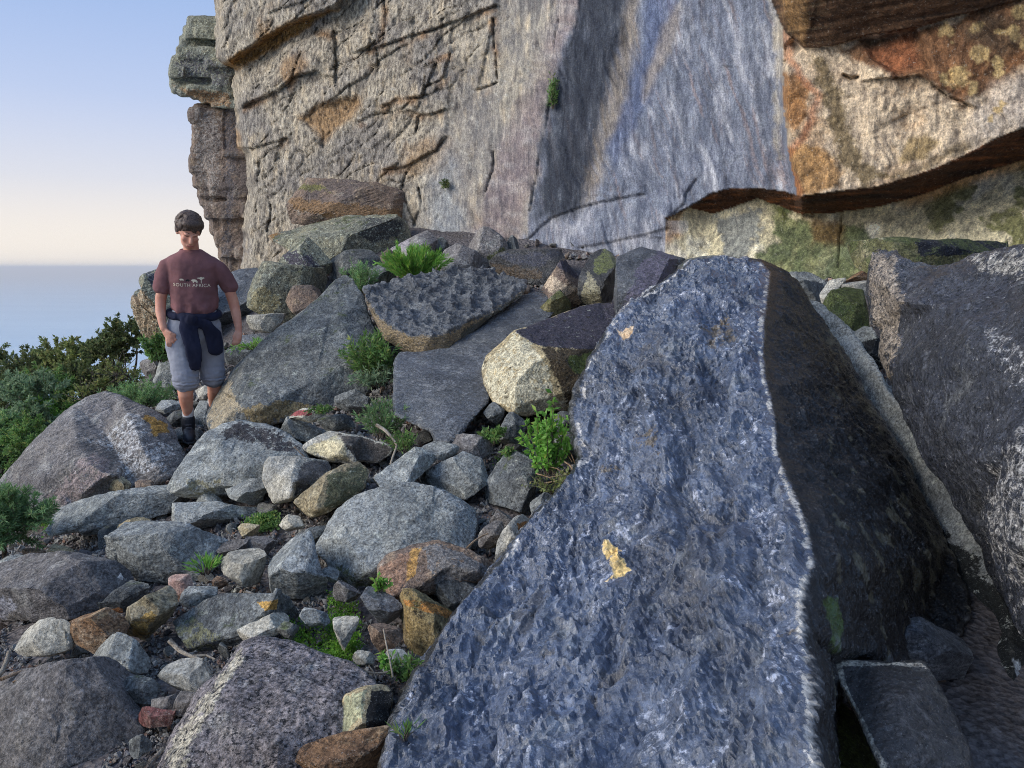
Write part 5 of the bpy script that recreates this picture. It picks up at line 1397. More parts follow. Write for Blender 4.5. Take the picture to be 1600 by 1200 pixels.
rock('rock_pillar_block', 'upper overhanging block of the pillar at the cliff corner', 'lichen', _ol(_up, 400), 0, 11.7, 168, T=1.6, chop=0, rough=1.6, fac=.9, fine=170, cat='rock', cage=beds(_up, 400, 11.7, 1.6, 3), strata=.006,
     paint=[([(268, 134), (300, 138), (360, 145), (360, 168), (320, 166)], (150, 118, 84), .75, 5), ([(268, 96), (300, 80), (370, 100), (370, 140), (280, 130)], (96, 92, 94), .55, 10)])
rock('rock_pillar_block', 'tall lower column of the pillar at the cliff corner', 'brown', _ol(_lo, 405), 0, 11.8, 480, T=1.6, chop=0, rough=1.6, fac=.8, fine=190, cat='rock', cage=beds(_lo, 405, 11.8, 1.6, 4), strata=.006,
     paint=[([(345, 165), (375, 170), (372, 240), (360, 420), (345, 400), (350, 300)], (104, 96, 94), .6, 8), ([(300, 165), (345, 165), (345, 300), (330, 330), (300, 260)], (160, 148, 136), .55, 9)])

# ------------------------------------------------------------------ person
def cloth_mat(name, c1, c2, rough=.9, scale=260., bump=.25):
    t = NT(name)
    v, _ = t.coords()
    col = t.mix(t.mr(t.noise(v, 7., 5), .35, .65), c1, c2)
    col = t.mix(1.0, col, t.mix(t.noise(v, scale, 3), (.8, .8, .8), (1.15, 1.15, 1.15)), 'MULTIPLY')
    nb = t.bump(t.noise(v, scale, 3), bump, .003)
    nb = t.bump(t.noise(v, 16., 4), .35, .012, nb)
    t.pbsdf(col, rough, .2, nb)
    return t.m


def skin_mat():
    t = NT('skin')
    v, _ = t.coords()
    col = t.mix(t.mr(t.noise(v, 9., 4), .35, .65), C(214, 158, 132), C(196, 134, 110))
    nb = t.bump(t.noise(v, 220., 4), .12, .002)
    p = t.pbsdf(col, .55, .35, nb)
    p.inputs['Subsurface Weight'].default_value = .15
    p.inputs['Subsurface Radius'].default_value = (.012, .005, .003)
    return t.m


def plain_mat(name, col, rough=.7, spec=.3):
    t = NT(name)
    v, _ = t.coords()
    c = t.mix(t.noise(v, 60., 4), tuple(x * .8 for x in col), tuple(min(x * 1.15, 1) for x in col))
    t.pbsdf(c, rough, spec)
    return t.m


class Prim:
    """collects closed shapes that are fused into one skin"""
    def __init__(s):
        s.v, s.f = [], []

    def rings(s, rings, close=True):
        b = len(s.v); n = len(rings[0])
        for r in rings: s.v += [tuple(p) for p in r]
        for k in range(len(rings) - 1):
            for j in range(n):
                j2 = (j + 1) % n
                s.f.append((b + k * n + j, b + k * n + j2, b + (k + 1) * n + j2, b + (k + 1) * n + j))
        s.f.append(tuple(b + j for j in reversed(range(n))))
        e = b + (len(rings) - 1) * n
        s.f.append(tuple(e + j for j in range(n)))

    def tube(s, pts, n=14, flat=1.0, fdir=(0, 1, 0)):
        """pts: (x, y, z, r) along a limb; round ends; flat squeezes along fdir"""
        P = [Vector(p[:3]) for p in pts]; Rr = [p[3] for p in pts]
        rings = []
        seq = []
        for i in range(len(P)):
            a = P[max(i - 1, 0)]; b = P[min(i + 1, len(P) - 1)]
            t = (b - a).normalized()
            if i == 0:
                for q in (.15, .6, .9): seq.append((P[0] - t * Rr[0] * math.sqrt(1 - q * q) * .8, Rr[0] * q, t))
            seq.append((P[i], Rr[i], t))
            if i == len(P) - 1:
                for q in (.9, .6, .15): seq.append((P[i] + t * Rr[i] * math.sqrt(1 - q * q) * .8, Rr[i] * q, t))
        fd = Vector(fdir)
        for p, r, t in seq:
            y = (fd - t * fd.dot(t))
            y = y.normalized() if y.length > 1e-4 else t.orthogonal().normalized()
            x = t.cross(y).normalized()
            rings.append([p + x * (r * math.cos(a)) + y * (r * flat * math.sin(a)) for a in [2 * math.pi * k / n for k in range(n)]])
        s.rings(rings)

    def loft(s, secs, n=28, power=2.3):
        """secs: (cx, cy, z, rx, ry)"""
        rings = []
        for cx, cy, z, rx, ry in secs:
            ring = []
            for k in range(n):
                a = 2 * math.pi * k / n
                c_, s_ = math.cos(a), math.sin(a)
                ring.append((cx + rx * math.copysign(abs(c_) ** (2 / power), c_), cy + ry * math.copysign(abs(s_) ** (2 / power), s_), z))
            rings.append(ring)
        s.rings(rings)

    def ball(s, c, r, rot=None):
        rings = []
        for i in range(9):
            ph = -math.pi / 2 + math.pi * (i + .5) / 9
            ring = []
            for k in range(16):
                a = 2 * math.pi * k / 16
                p = Vector((r[0] * math.cos(ph) * math.cos(a), r[1] * math.cos(ph) * math.sin(a), r[2] * math.sin(ph) * 1.02))
                if rot is not None: p = rot @ p
                ring.append(p + Vector(c))
            rings.append(ring)
        s.rings(rings)

    def build(s, name, mat, parent, vox=.007, smooth=3, wrinkle=None):
        me = remesh(np.array([tuple(v) for v in s.v]), [list(f) for f in s.f], vox)
        me.name = name
        co = smooth_co(me, get_co(me), smooth)
        me.vertices.foreach_set('co', co.astype(np.float32).ravel()); me.update()
        if wrinkle:
            no = get_no(me)
            co = co + no * wrinkle(co)[:, None]
            me.vertices.foreach_set('co', co.astype(np.float32).ravel()); me.update()
        me.polygons.foreach_set('use_smooth', np.ones(len(me.polygons), bool))
        me.materials.clear()
        return link(name, me, parent, mat)


def X(px): return (px - 300) * .0046
def Z(py): return (682 - py) * .005


def build_person():
    base = unp(np.array([306.]), np.array([683.]), np.array([5.88]))[0]
    root = empty('person', tuple(base), R(19))
    root.scale = (.96, .96, .955)
    root.rotation_euler = (R(5), R(2.2), R(19))
    tag(root, 'person in maroon T shirt and grey shorts stepping down, jacket tied round waist', 'person')
    skin = skin_mat()
    hr = Matrix.Rotation(R(29), 3, 'X') @ Matrix.Rotation(R(10), 3, 'Y') @ Matrix.Rotation(R(12), 3, 'Z')      # head bowed, turned a little
    hc = Vector((X(299), -.085, 1.622))

    def H(x, y, z): return hc + hr @ Vector((x, y, z))
    b = Prim()
    # head
    b.ball(H(0, .012, .03), (.076, .095, .098), hr)
    b.ball(H(0, -.028, -.045), (.058, .068, .075), hr)
    b.ball(H(0, -.05, -.088), (.033, .036, .03), hr)
    for s in (-1, 1):
        b.ball(H(s * .036, -.062, -.022), (.027, .022, .022), hr)
        b.ball(H(s * .079, .012, -.008), (.010, .019, .031), hr)
        b.ball(H(s * .028, -.078, .024), (.024, .012, .009), hr)
    b.tube([(*H(0, -.090, .016), .009), (*H(0, -.104, -.012), .0125), (*H(0, -.108, -.026), .0155)])
    b.tube([(*H(-.017, -.092, -.062), .0085), (*H(0, -.098, -.060), .0095), (*H(.017, -.092, -.062), .0085)])
    # neck and trunk
    b.tube([(X(301), .0, 1.40, .07), (X(301), -.004, 1.47, .057), (X(300), -.02, 1.56, .055)])
    b.loft([(X(303), 0, .92, .12, .085), (X(303), 0, 1.0, .13, .092), (X(303), 0, 1.2, .15, .1), (X(303), .0, 1.36, .13, .085), (X(303), .0, 1.42, .08, .06)])
    # arms: shoulder, elbow, wrist
    La = [(X(271), .0, Z(414), .040), (X(258), .005, Z(434), .044), (X(252), .0, Z(462), .041), (X(252), -.035, Z(480), .038), (X(255), -.075, Z(497), .029), (X(257), -.092, Z(504), .026)]
    Ra = [(X(336), .0, Z(413), .040), (X(355), .015, Z(434), .044), (X(365), .02, Z(466), .041), (X(369), -.005, Z(484), .037), (X(372), -.035, Z(502), .028), (X(372.5), -.045, Z(507), .026)]
    b.tube(La); b.tube(Ra)
    # left hand in view (person's right): half open, turned towards the thigh
    def hand(wrist, palm_end, side, thumb, fingers):
        w = Vector(wrist); p = Vector(palm_end)
        m = (w + p) / 2
        b.tube([(*w, .026), (*m, .034), (*p, .034)], flat=.55, fdir=side)
        for f in fingers:
            b.tube([(*Vector(q[:3]), q[3]) for q in f], n=10)
        b.tube([(*Vector(q[:3]), q[3]) for q in thumb], n=10)
    w = Vector((X(257), -.092, Z(504))); p = Vector((X(266), -.115, Z(516.5)))
    d = (p - w).normalized()
    fing = []
    for k, (off, ln) in enumerate([(-.027, .060), (-.010, .068), (.009, .064), (.026, .052)]):
        o0 = p + Vector((off * .85, 0, off * .55))
        q1 = o0 + Vector((.010, -.012, -.5 * ln)) + Vector((.018, 0, 0)) * (k - 1) * .35
        q2 = q1 + Vector((.006, .012, -.42 * ln))
        fing.append([(*o0, .0105), (*q1, .0098), (*q2, .0082)])
    t0 = w + Vector((.022, -.022, -.012))
    hand(w, p, (.5, .8, 0), [(*t0, .013), (*(t0 + Vector((.030, -.016, -.012))), .0115), (*(t0 + Vector((.062, -.014, -.028))), .0092)], fing)
    # other hand hanging, fingers curled
    w = Vector((X(372.5), -.045, Z(507))); p = Vector((X(370), -.062, Z(518)))
    fing = []
    for k, (off, ln) in enumerate([(-.027, .046), (-.009, .054), (.010, .056), (.026, .050)]):
        o0 = p + Vector((off, -.004 + .004 * k, .3 * off - .004))
        q1 = o0 + Vector((-.004, -.014, -.55 * ln))
        q2 = q1 + Vector((-.010, .016, -.40 * ln))
        fing.append([(*o0, .0105), (*q1, .0098), (*q2, .0085)])
    t0 = w + Vector((-.024, -.016, -.014))
    hand(w, p, (.25, 1, 0), [(*t0, .0125), (*(t0 + Vector((-.016, -.012, -.026))), .011), (*(t0 + Vector((-.012, -.012, -.054))), .009)], fing)
    # legs: front foot (left in view) planted, other leg behind and bent
    Lg = [(X(280), -.01, .86, .09), (X(284), -.055, Z(560), .075), (X(287), -.095, Z(592), .060), (X(287), -.09, Z(606), .057), (X(287.5), -.06, Z(620), .052), (X(288.5), -.03, Z(638), .038), (X(289), -.02, Z(652), .037)]
    Rg = [(X(326), .02, .86, .09), (X(330), .03, Z(560), .075), (X(333), .02, Z(590), .060), (X(332), .05, Z(604), .056), (X(330), .14, Z(620), .052), (X(328), .24, Z(638), .040), (X(327), .27, Z(650), .037)]
    b.tube(Lg); b.tube(Rg)
    body = b.build('body', skin, root, .0078, 2)
    # hair
    h = Prim()
    h.ball(H(0, .028, .045), (.089, .098, .088), hr)
    h.ball(H(0, -.040, .094), (.070, .044, .032), hr)
    for s in (-1, 1):
        h.ball(H(s * .064, -.018, .070), (.024, .040, .038), hr)
        h.ball(H(s * .077, .03, .012), (.018, .040, .048), hr)
    rs = random.Random(4)
    for k in range(150):
        a = rs.uniform(0, 2 * math.pi); e0 = rs.uniform(.15, 1.5); ln = rs.uniform(.35, .7)
        pts = []
        for q in range(4):
            e = e0 - ln * q / 3
            aa = a + .25 * q / 3 * rs.uniform(-1, 1)
            lift = 1.0 + .05 * math.sin(q * 1.1) + rs.uniform(-.02, .03)
            x, y, z = .088 * math.cos(aa) * math.cos(e) * lift, .028 + .100 * math.sin(aa) * math.cos(e) * lift, .045 + .092 * math.sin(e) * lift
            if y < -.03 and z < .052 + .012 * math.sin(k * 2.3): z = .052 + .012 * math.sin(k * 2.3); y -= .004
            if abs(x) > .06 and z < -.02 and y < .03: z = -.02
            pts.append((*H(x, y, z), (.0125, .0115, .009, .0045)[q]))
        h.tube(pts, n=7)
    hm = NT('hair'); v, vs = hm.coords((60, 60, 8))
    hm.pbsdf(hm.mix(hm.mr(hm.noise(vs, 2.5, 4), .35, .65), (.03, .018, .012), (.13, .082, .055)), .5, .4, hm.bump(hm.noise(vs, 3., 4), .6, .004))
    h.build('hair', hm.m, root, .0045, 0)
    # T shirt
    t = Prim()
    cx = X(302)
    t.loft([(X(303), 0, Z(480), .150, .116), (X(303), 0, Z(474), .164, .124), (X(302.5), 0, Z(462), .164, .120), (cx, 0, Z(445), .164, .116), (cx, -.004, Z(425), .172, .118), (cx, -.004, Z(410), .178, .114), (cx, .0, Z(402), .178, .108),
            (cx, .0, Z(395), .150, .094), (cx, -.002, Z(389), .108, .080), (X(301), -.006, Z(385), .078, .070)], power=2.5)
    t.tube([(X(279), .0, Z(403), .058), (X(266), .0, Z(413), .064), (X(259), .002, Z(429), .064), (X(255), .002, Z(445), .061)], flat=.92)
    t.tube([(X(327), .0, Z(403), .058), (X(341), .004, Z(412), .064), (X(352), .012, Z(427), .063), (X(359), .016, Z(440), .060)], flat=.92)

    def shirt_w(co):
        f = .014 * fbm(co * np.array([7, 7, 3.5]), 3, 400) + .010 * ridged(co * np.array([5, 3, 7.]) + co[:, 2:3] * np.array([3., 0, 0]), 3, 403) * sstep(1.5, 1.3, co[:, 2]) + .006 * ridged(co * np.array([7, 7, 13.]) + co[:, :1] * 4, 3, 401) * sstep(1.35, 1.05, co[:, 2])
        low = sstep(1.10, 1.02, co[:, 2])
        return f + low * .008 * np.sin(co[:, 0] * 60 + 5 * fbm(co * 5, 2, 402))
    sm = cloth_mat('maroon_cotton', C(132, 92, 92), C(114, 80, 80))
    shirt = t.build('t_shirt', sm, root, .0075, 3, shirt_w)
    col_ = Prim()
    ring = []
    for k in range(24):
        a = 2 * math.pi * k / 24
        ring.append((X(301) + .080 * math.cos(a), -.006 + .073 * math.sin(a), Z(384.5) - .012 * (1 - math.sin(a)) * .9))
    for k in range(24):
        p0, p1 = ring[k], ring[(k + 1) % 24]
        col_.tube([(*p0, .007), (*p1, .007)], n=8)
    col_.build('collar', sm, shirt, .004, 1)
    # print on the chest, pressed onto the cloth
    bm = bmesh.new(); bm.from_mesh(shirt.data)
    bvh = BVHTree.FromBMesh(bm); bm.free()
    cream = plain_mat('cream_print', C(226, 212, 186), .8)

    def press(name, verts, faces, parent, mat, off=.0025):
        out = []
        for x, z in verts:
            hit = bvh.ray_cast(Vector((x, -1, z)), Vector((0, 1, 0)))
            y = hit[0].y if hit[0] is not None else -.12
            out.append((x, y - off, z))
        me = bpy.data.meshes.new(name)
        me.from_pydata(out, [], faces)
        return link(name, me, parent, mat)
    cu = bpy.data.curves.new('txt', 'FONT'); cu.body = 'SOUTH AFRICA'; cu.size = .034; cu.align_x = 'CENTER'; cu.space_character = 1.12
    to = bpy.data.objects.new('txt', cu); COL.objects.link(to)
    me = bpy.data.meshes.new_from_object(to.evaluated_get(bpy.context.evaluated_depsgraph_get()))
    bmt = bmesh.new(); bmt.from_mesh(me)
    bmesh.ops.triangulate(bmt, faces=bmt.faces)
    bmesh.ops.subdivide_edges(bmt, edges=[e for e in bmt.edges if e.calc_length() > .012], cuts=1)
    vs = [(v.co.x * 1.0 + X(301.5), v.co.y + Z(438.5)) for v in bmt.verts]; bmt.verts.index_update()
    fs = [[v.index for v in f.verts] for f in bmt.faces]
    bmt.free(); bpy.data.objects.remove(to); bpy.data.meshes.remove(me)
    press('lettering', vs, fs, shirt, cream)

    def blob(name, poly, mat):
        res = delaunay_2d_cdt([Vector(p) for p in poly], [], [list(range(len(poly)))], 1, 1e-6)
        press(name, [(v.x, v.y) for v in res[0]], [list(f) for f in res[2]], shirt, mat)
    ox, oz = X(301), Z(433)
    def pl(pts, dx, dz, s=.001): return [(ox + dx + a * s, oz + dz + c * s) for a, c in pts]
    dark = plain_mat('dark_print', (.02, .016, .018), .8)
    # grazing animals and a flat crowned thorn tree
    beast = [(0, 14), (4, 20), (12, 24), (28, 25), (40, 22), (46, 15), (50, 6), (52, -2), (49, -2), (46, 6), (43, 8), (42, -4), (37, -4), (36, 6), (22, 6), (20, -4), (14, -4), (13, 7), (6, 10)]
    blob('animal_print', pl(beast, -.002, .006, .00092), cream)
    blob('animal_print', pl([(-x, y) for x, y in beast], -.010, .012, .0006), dark)
    blob('animal_print', pl(beast, -.082, .016, .00062), cream)
    blob('tree_print', pl([(0, -4), (4, -4), (5, 18), (14, 28), (24, 32), (20, 37), (8, 36), (2, 42), (-6, 36), (-20, 35), (-24, 30), (-10, 27), (0, 18)], .066, .004, .0011), cream)
    # shorts
    s = Prim()
    s.loft([(X(303), -.01, .76, .06, .09), (X(303), -.005, .82, .13, .115), (X(302), .005, .88, .175, .132), (X(302), .005, .95, .178, .132), (X(302), .005, 1.01, .168, .125), (X(302), .005, 1.03, .15, .11)], power=2.4)
    s.tube([(X(282), -.005, .90, .105), (X(281), -.03, Z(535), .108), (X(285), -.065, Z(560), .103), (X(288), -.09, Z(580), .094), (X(288.5), -.092, Z(588), .086)], n=18)
    s.tube([(X(322), .01, .90, .105), (X(325), .018, Z(535), .106), (X(328), .02, Z(560), .101), (X(329), .015, Z(578), .095), (X(329), .018, Z(586), .086)], n=18)

    def short_w(co):
        lowz = sstep(.62, .50, co[:, 2])
        return .015 * fbm(co * np.array([6, 6, 3.]), 3, 410) + .010 * ridged(co * np.array([5, 5, 16.]) + 2 * co[:, :1], 3, 411) * (.4 + lowz)
    gm = cloth_mat('grey_jersey', C(150, 152, 160), C(138, 140, 150))
    so = s.build('shorts', gm, root, .0075, 3, short_w)
    for cxp, cy, zz in ((288.5, -.092, Z(587)), (329, .018, Z(585))):
        c_ = Prim()
        n = 22
        pts = [(X(cxp) + .087 * math.cos(2 * math.pi * k / n), cy + .087 * math.sin(2 * math.pi * k / n), zz + .004 * math.sin(3 * k)) for k in range(n)]
        for k in range(n):
            c_.tube([(*pts[k], .014), (*pts[(k + 1) % n], .014)], n=8)
        c_.build('rolled_cuff', gm, so, .006, 2)
    # jacket tied round the waist
    j = Prim()
    n = 28
    pts = [(X(302.5) + .172 * math.cos(2 * math.pi * k / n), .004 + .128 * math.sin(2 * math.pi * k / n), 1.005 - .022 * (1 - math.sin(2 * math.pi * k / n)) * .5) for k in range(n)]
    for k in range(n):
        j.tube([(*pts[k], .030), (*pts[(k + 1) % n], .030)], n=10)
    j.ball((X(301), -.150, .965), (.045, .035, .04))
    j.tube([(X(301), -.155, .95, .035), (X(300), -.165, .86, .052), (X(302), -.172, .76, .056), (X(304), -.165, .67, .050), (X(304), -.16, .61, .040)], flat=.26)
    j.tube([(X(290), -.145, .98, .032), (X(293), -.160, .90, .050), (X(297), -.168, .80, .045)], flat=.3)
    j.tube([(X(306), -.155, .95, .032), (X(322), -.150, .93, .045), (X(332), -.135, .86, .060), (X(335), -.135, .78, .062), (X(335.5), -.13, .735, .058)], flat=.26)
    jm = cloth_mat('navy_fleece', C(38, 42, 62), C(28, 30, 46), .95, 200., .4)
    j.build('tied_jacket', jm, root, .007, 2, lambda co: .010 * fbm(co * np.array([9, 9, 4.]), 3, 420) + .007 * ridged(co * np.array([16, 10, 5.]), 3, 421))
    # socks and boots
    sock = cloth_mat('white_sock', C(222, 218, 214), C(204, 200, 198), .9, 300.)
    bootm = plain_mat('dark_boot_leather', (.022, .024, .032), .55, .4)
    solem = plain_mat('boot_sole', (.05, .05, .052), .85, .2)
    lacem = plain_mat('boot_lace', (.10, .10, .12), .8, .2)
    for (ax, ay, az, yaw) in ((X(289), -.02, .0, 6), (X(327), .27, .03, -8)):
        k = Prim()
        k.tube([(ax, ay, Z(652), .042), (ax, ay - .003, Z(634), .043)], n=16)
        k.build('sock', sock, root, .005, 1)
        Rz = Matrix.Rotation(R(yaw), 3, 'Z')
        def Bp(x, y, z): 
            q = Rz @ Vector((x, y, 0)); return (ax + q.x, ay + q.y, az + z)
        k = Prim()
        k.tube([(*Bp(0, .0, .165), .050), (*Bp(0, .0, .12), .051), (*Bp(0, .012, .065), .048)], n=16)
        k.tube([(*Bp(0, .035, .052), .044), (*Bp(0, -.05, .056), .047), (*Bp(0, -.12, .045), .047), (*Bp(0, -.17, .036), .036)], n=16)
        bo = k.build('boot', bootm, root, .005, 2)
        k = Prim()
        k.tube([(*Bp(0, .05, .012), .043), (*Bp(0, -.04, .012), .044), (*Bp(0, -.12, .012), .050), (*Bp(0, -.175, .016), .040)], n=16, flat=.36, fdir=(0, 0, 1))
        k.build('sole', solem, bo, .005, 1)
        k = Prim()
        for q in range(5):
            yy = -.035 - .018 * q; zz = .142 - .020 * q
            k.tube([(*Bp(-.022, yy + .004, zz), .004), (*Bp(0, yy - .008, zz + .004), .004), (*Bp(.022, yy + .004, zz), .004)], n=6)
        k.build('laces', lacem, bo, .003, 0)
    # face
    bm = bmesh.new(); bm.from_mesh(body.data); hb = BVHTree.FromBMesh(bm); bm.free()

    def face_strip(name, pts, r, mat, off=.0005):
        k = Prim(); P_ = []
        for (x, z) in pts:
            o0 = H(x, -.3, z); dv = hr @ Vector((0, 1, 0))
            hit = hb.ray_cast(o0, dv)
            q = hit[0] if hit[0] is not None else H(x, -.09, z)
            P_.append((*(q - dv * off), r))
        k.tube(P_, n=8)
        k.build(name, mat, body, .0022, 1)
    brow = plain_mat('eyebrow_hair', (.02, .014, .011), .7)
    lash = plain_mat('eye_line', (.05, .028, .022), .6)  # dark thin line of the lowered eye
    lip = plain_mat('lips', C(168, 92, 84), .5)
    for sg in (-1, 1):
        face_strip('eyebrow', [(sg * .014, .034), (sg * .03, .039), (sg * .046, .035)], .0028, brow)
        face_strip('eye', [(sg * .018, .010), (sg * .031, .006), (sg * .045, .010)], .0030, lash)
    face_strip('mouth', [(-.021, -.062), (0, -.0605), (.021, -.062)], .0045, lip)
    return root


build_person()

# ------------------------------------------------------------------ loose stones in the gaps
def stone_mesh(seed, sub=3):
    rs = np.random.RandomState(seed)
    bm = bmesh.new()
    bmesh.ops.create_icosphere(bm, subdivisions=sub, radius=.5)
    V = np.array([v.co[:] for v in bm.verts])
    V = V * np.array([1, rs.uniform(.65, 1.0), rs.uniform(.3, .75)])
    for k in range(18):
        g = rs.normal(size=3); g /= np.linalg.norm(g)
        s = V @ g
        lim = np.quantile(s, rs.uniform(.62, .9))
        V = V - (np.clip(s - lim, 0, None) * .95)[:, None] * g
    n = V / np.linalg.norm(V, axis=1)[:, None]
    V = V + n * (.03 * fbm(V * 3 + seed, 3, seed) + .02 * facet(V * 7 + seed, seed))[:, None]
    V /= np.abs(V).max() * 2
    V[:, 2] -= V[:, 2].min() * .85
    for v, c_ in zip(bm.verts, V): v.co = c_
    me = bpy.data.meshes.new('loose_stone')
    bm.to_mesh(me); bm.free()
    me.polygons.foreach_set('use_smooth', np.zeros(len(me.polygons), bool))
    set_paint(me, np.zeros((len(me.vertices), 4)))
    return me


def gap_mask(P, shrink=0.0):
    """True where nothing traced stands in front of the point"""
    px, py, d = proj(P)
    ok = (px > -60) & (px < 1660) & (py < 1260)
    for xy, D, yb, lean, _lab in OUTL:
        x0, y0 = xy.min(0); x1, y1 = xy.max(0)
        c = (px > x0) & (px < x1) & (py > y0) & (py < y1) & ok
        if not c.any(): continue
        idx = np.where(c)[0]
        ins = polysd(px[idx], py[idx], xy) > shrink
        near = d[idx] > D - .05
        ok[idx[ins & near]] = False
    return ok, px, py, d


TALUS = [(-40, 1230), (-40, 860), (60, 840), (150, 780), (250, 760), (285, 700), (250, 690), (230, 640), (245, 600), (330, 560), (420, 500), (400, 440), (560, 400), (600, 370), (900, 385), (1080, 400),
         (1240, 425), (1380, 425), (1380, 560), (1560, 980), (1600, 1230)]
rsx = np.random.RandomState(11)
_STM = [stone_mesh(500 + k) for k in range(16)]


SM = dict(M)
SM['pale'] = rock_mat('pale_rubble', C(156, 150, 138), C(130, 126, 118), C(172, 166, 152), BLK, .4, 20, None, 0, 9, .7)
SM['purple'] = rock_mat('purplish_rubble', C(118, 110, 110), C(92, 86, 88), C(140, 134, 130), BLK, .4, 20, None, 0, 9, .7)
SM['grey'] = rock_mat('grey_rubble', C(134, 132, 124), C(106, 105, 100), C(158, 154, 144), BLK, .4, 20, None, 0, 9, .7)


def scatter_stones():
    n = 40000
    x = rsx.uniform(-4.2, 3.2, n); y = rsx.uniform(1.6, 8.6, n)
    P = np.c_[x, y, tz(x, y) - .10]
    P[:, 2] += ground_noise(P)
    ok, px, py, d = gap_mask(P, 2)
    ok &= polysd(px, py, TALUS) > 0
    ok &= rsx.uniform(0, 1, n) < np.clip((2.6 / d) ** 2.2, .05, 1) * np.where(px > 950, .2, 1.0)        # even spread in the picture
    idx = np.where(ok)[0]
    names = {'grey': 'grey', 'purple': 'purplish', 'pale': 'pale', 'brown': 'brown', 'dgrey': 'dark'}
    cen = np.array([o[0].mean(0) for o in OUTL]); rad = np.array([.5 * (np.ptp(o[0][:, 0]) * np.ptp(o[0][:, 1])) ** .5 for o in OUTL])
    keys = ['grey', 'purple', 'dgrey', 'grey', 'brown', 'pale', 'purple']
    big, bp = [], []
    for i in idx:
        s = (13 + 44 * rsx.uniform(0, 1) ** 1.8)
        if any((px[i] - a) ** 2 + (py[i] - b_) ** 2 < (.33 * (s + c_)) ** 2 for a, b_, c_ in bp): continue
        bp.append((px[i], py[i], s)); big.append(i)
        k = keys[rsx.randint(len(keys))]
        me = _STM[rsx.randint(len(_STM))]
        o = bpy.data.objects.new('loose_stone', me); COL.objects.link(o)
        if not me.materials: me.materials.append(M['grey'])
        o.material_slots[0].link = 'OBJECT'; o.material_slots[0].material = SM[k]
        w = s * d[i] / F
        o.scale = (w, w, w * rsx.uniform(.8, 1.1))
        o.rotation_euler = (rsx.uniform(-.35, .35), rsx.uniform(-.35, .35), rsx.uniform(0, 6.3))
        o.location = P[i]
        near = OUTL[int(np.argmin(np.hypot(cen[:, 0] - px[i], cen[:, 1] - py[i]) - rad))][4]
        sz = 'tiny' if s < 16 else 'small' if s < 26 else 'fist sized'
        lab = '%s %s loose stone beside the %s' % (sz, names[k], near)
        if len(lab.split()) > 16: lab = ' '.join(lab.split()[:16])
        tag(o, lab, 'stone', names[k] + ' loose stones in the rubble')
        if len(big) >= 300: break
    return len(big)


print('loose stones', scatter_stones())


def scatter_gravel():
    n = 120000
    y = 1.6 + 6.4 * rsx.uniform(0, 1, n) ** 1.9; x = rsx.uniform(-.75, .5, n) * y
    P = np.c_[x, y, tz(x, y) - .097]
    ok, px, py, d = gap_mask(P, 3)
    ok &= polysd(px, py, TALUS) > 0
    P = P[ok]; d = d[ok]
    P[:, 2] += ground_noise(P)
    n = min(len(P), 10000)
    P = P[:n]; d = d[:n]
    protos = []
    for k in range(8):
        me = stone_mesh(700 + k, 1)
        V = get_co(me); Fq = np.array([p.vertices[:] for p in me.polygons])
        protos.append((V, Fq)); bpy.data.meshes.remove(me)
    Vs, Fs, Cs = [], [], []
    b = 0
    pal = np.array([C(120, 116, 112), C(100, 95, 97), C(132, 122, 110), C(148, 144, 138), C(84, 80, 82), C(140, 104, 84), C(122, 116, 118)])
    which = rsx.randint(0, 8, n)
    for k in range(8):
        sel = np.where(which == k)[0]
        V, Fq = protos[k]
        m = len(sel)
        s = (4.5 + 10 * rsx.uniform(0, 1, m) ** 1.6) * d[sel] / F
        a = rsx.uniform(0, 6.3, m); tl = rsx.uniform(-.4, .4, m)
        W = np.repeat(V[None], m, 0) * s[:, None, None]
        ct, st = np.cos(tl)[:, None], np.sin(tl)[:, None]
        W = np.stack([W[..., 0] * ct - W[..., 2] * st, W[..., 1], W[..., 0] * st + W[..., 2] * ct], -1)
        ca, sa = np.cos(a)[:, None], np.sin(a)[:, None]
        W = np.stack([W[..., 0] * ca - W[..., 1] * sa, W[..., 0] * sa + W[..., 1] * ca, W[..., 2]], -1) + P[sel][:, None]
        Vs.append(W.reshape(-1, 3))
        Fs.append((Fq[None] + (np.arange(m) * len(V))[:, None, None] + b).reshape(-1, 3))
        b += m * len(V)
        cc = pal[rsx.randint(0, len(pal), m)] * rsx.uniform(.9, 1.4, (m, 1))
        Cs.append(np.repeat(cc, len(V), 0))
    me = mesh_np('gravel', np.vstack(Vs), np.vstack(Fs), False)
    cc = np.vstack(Cs)
    set_paint(me, np.c_[cc, np.ones(len(cc))])
    o = link('gravel', me, None, M['grey'])
    tag(o, 'grey gravel and chips covering the ground between the stones', 'gravel', None, 'stuff')


scatter_gravel()


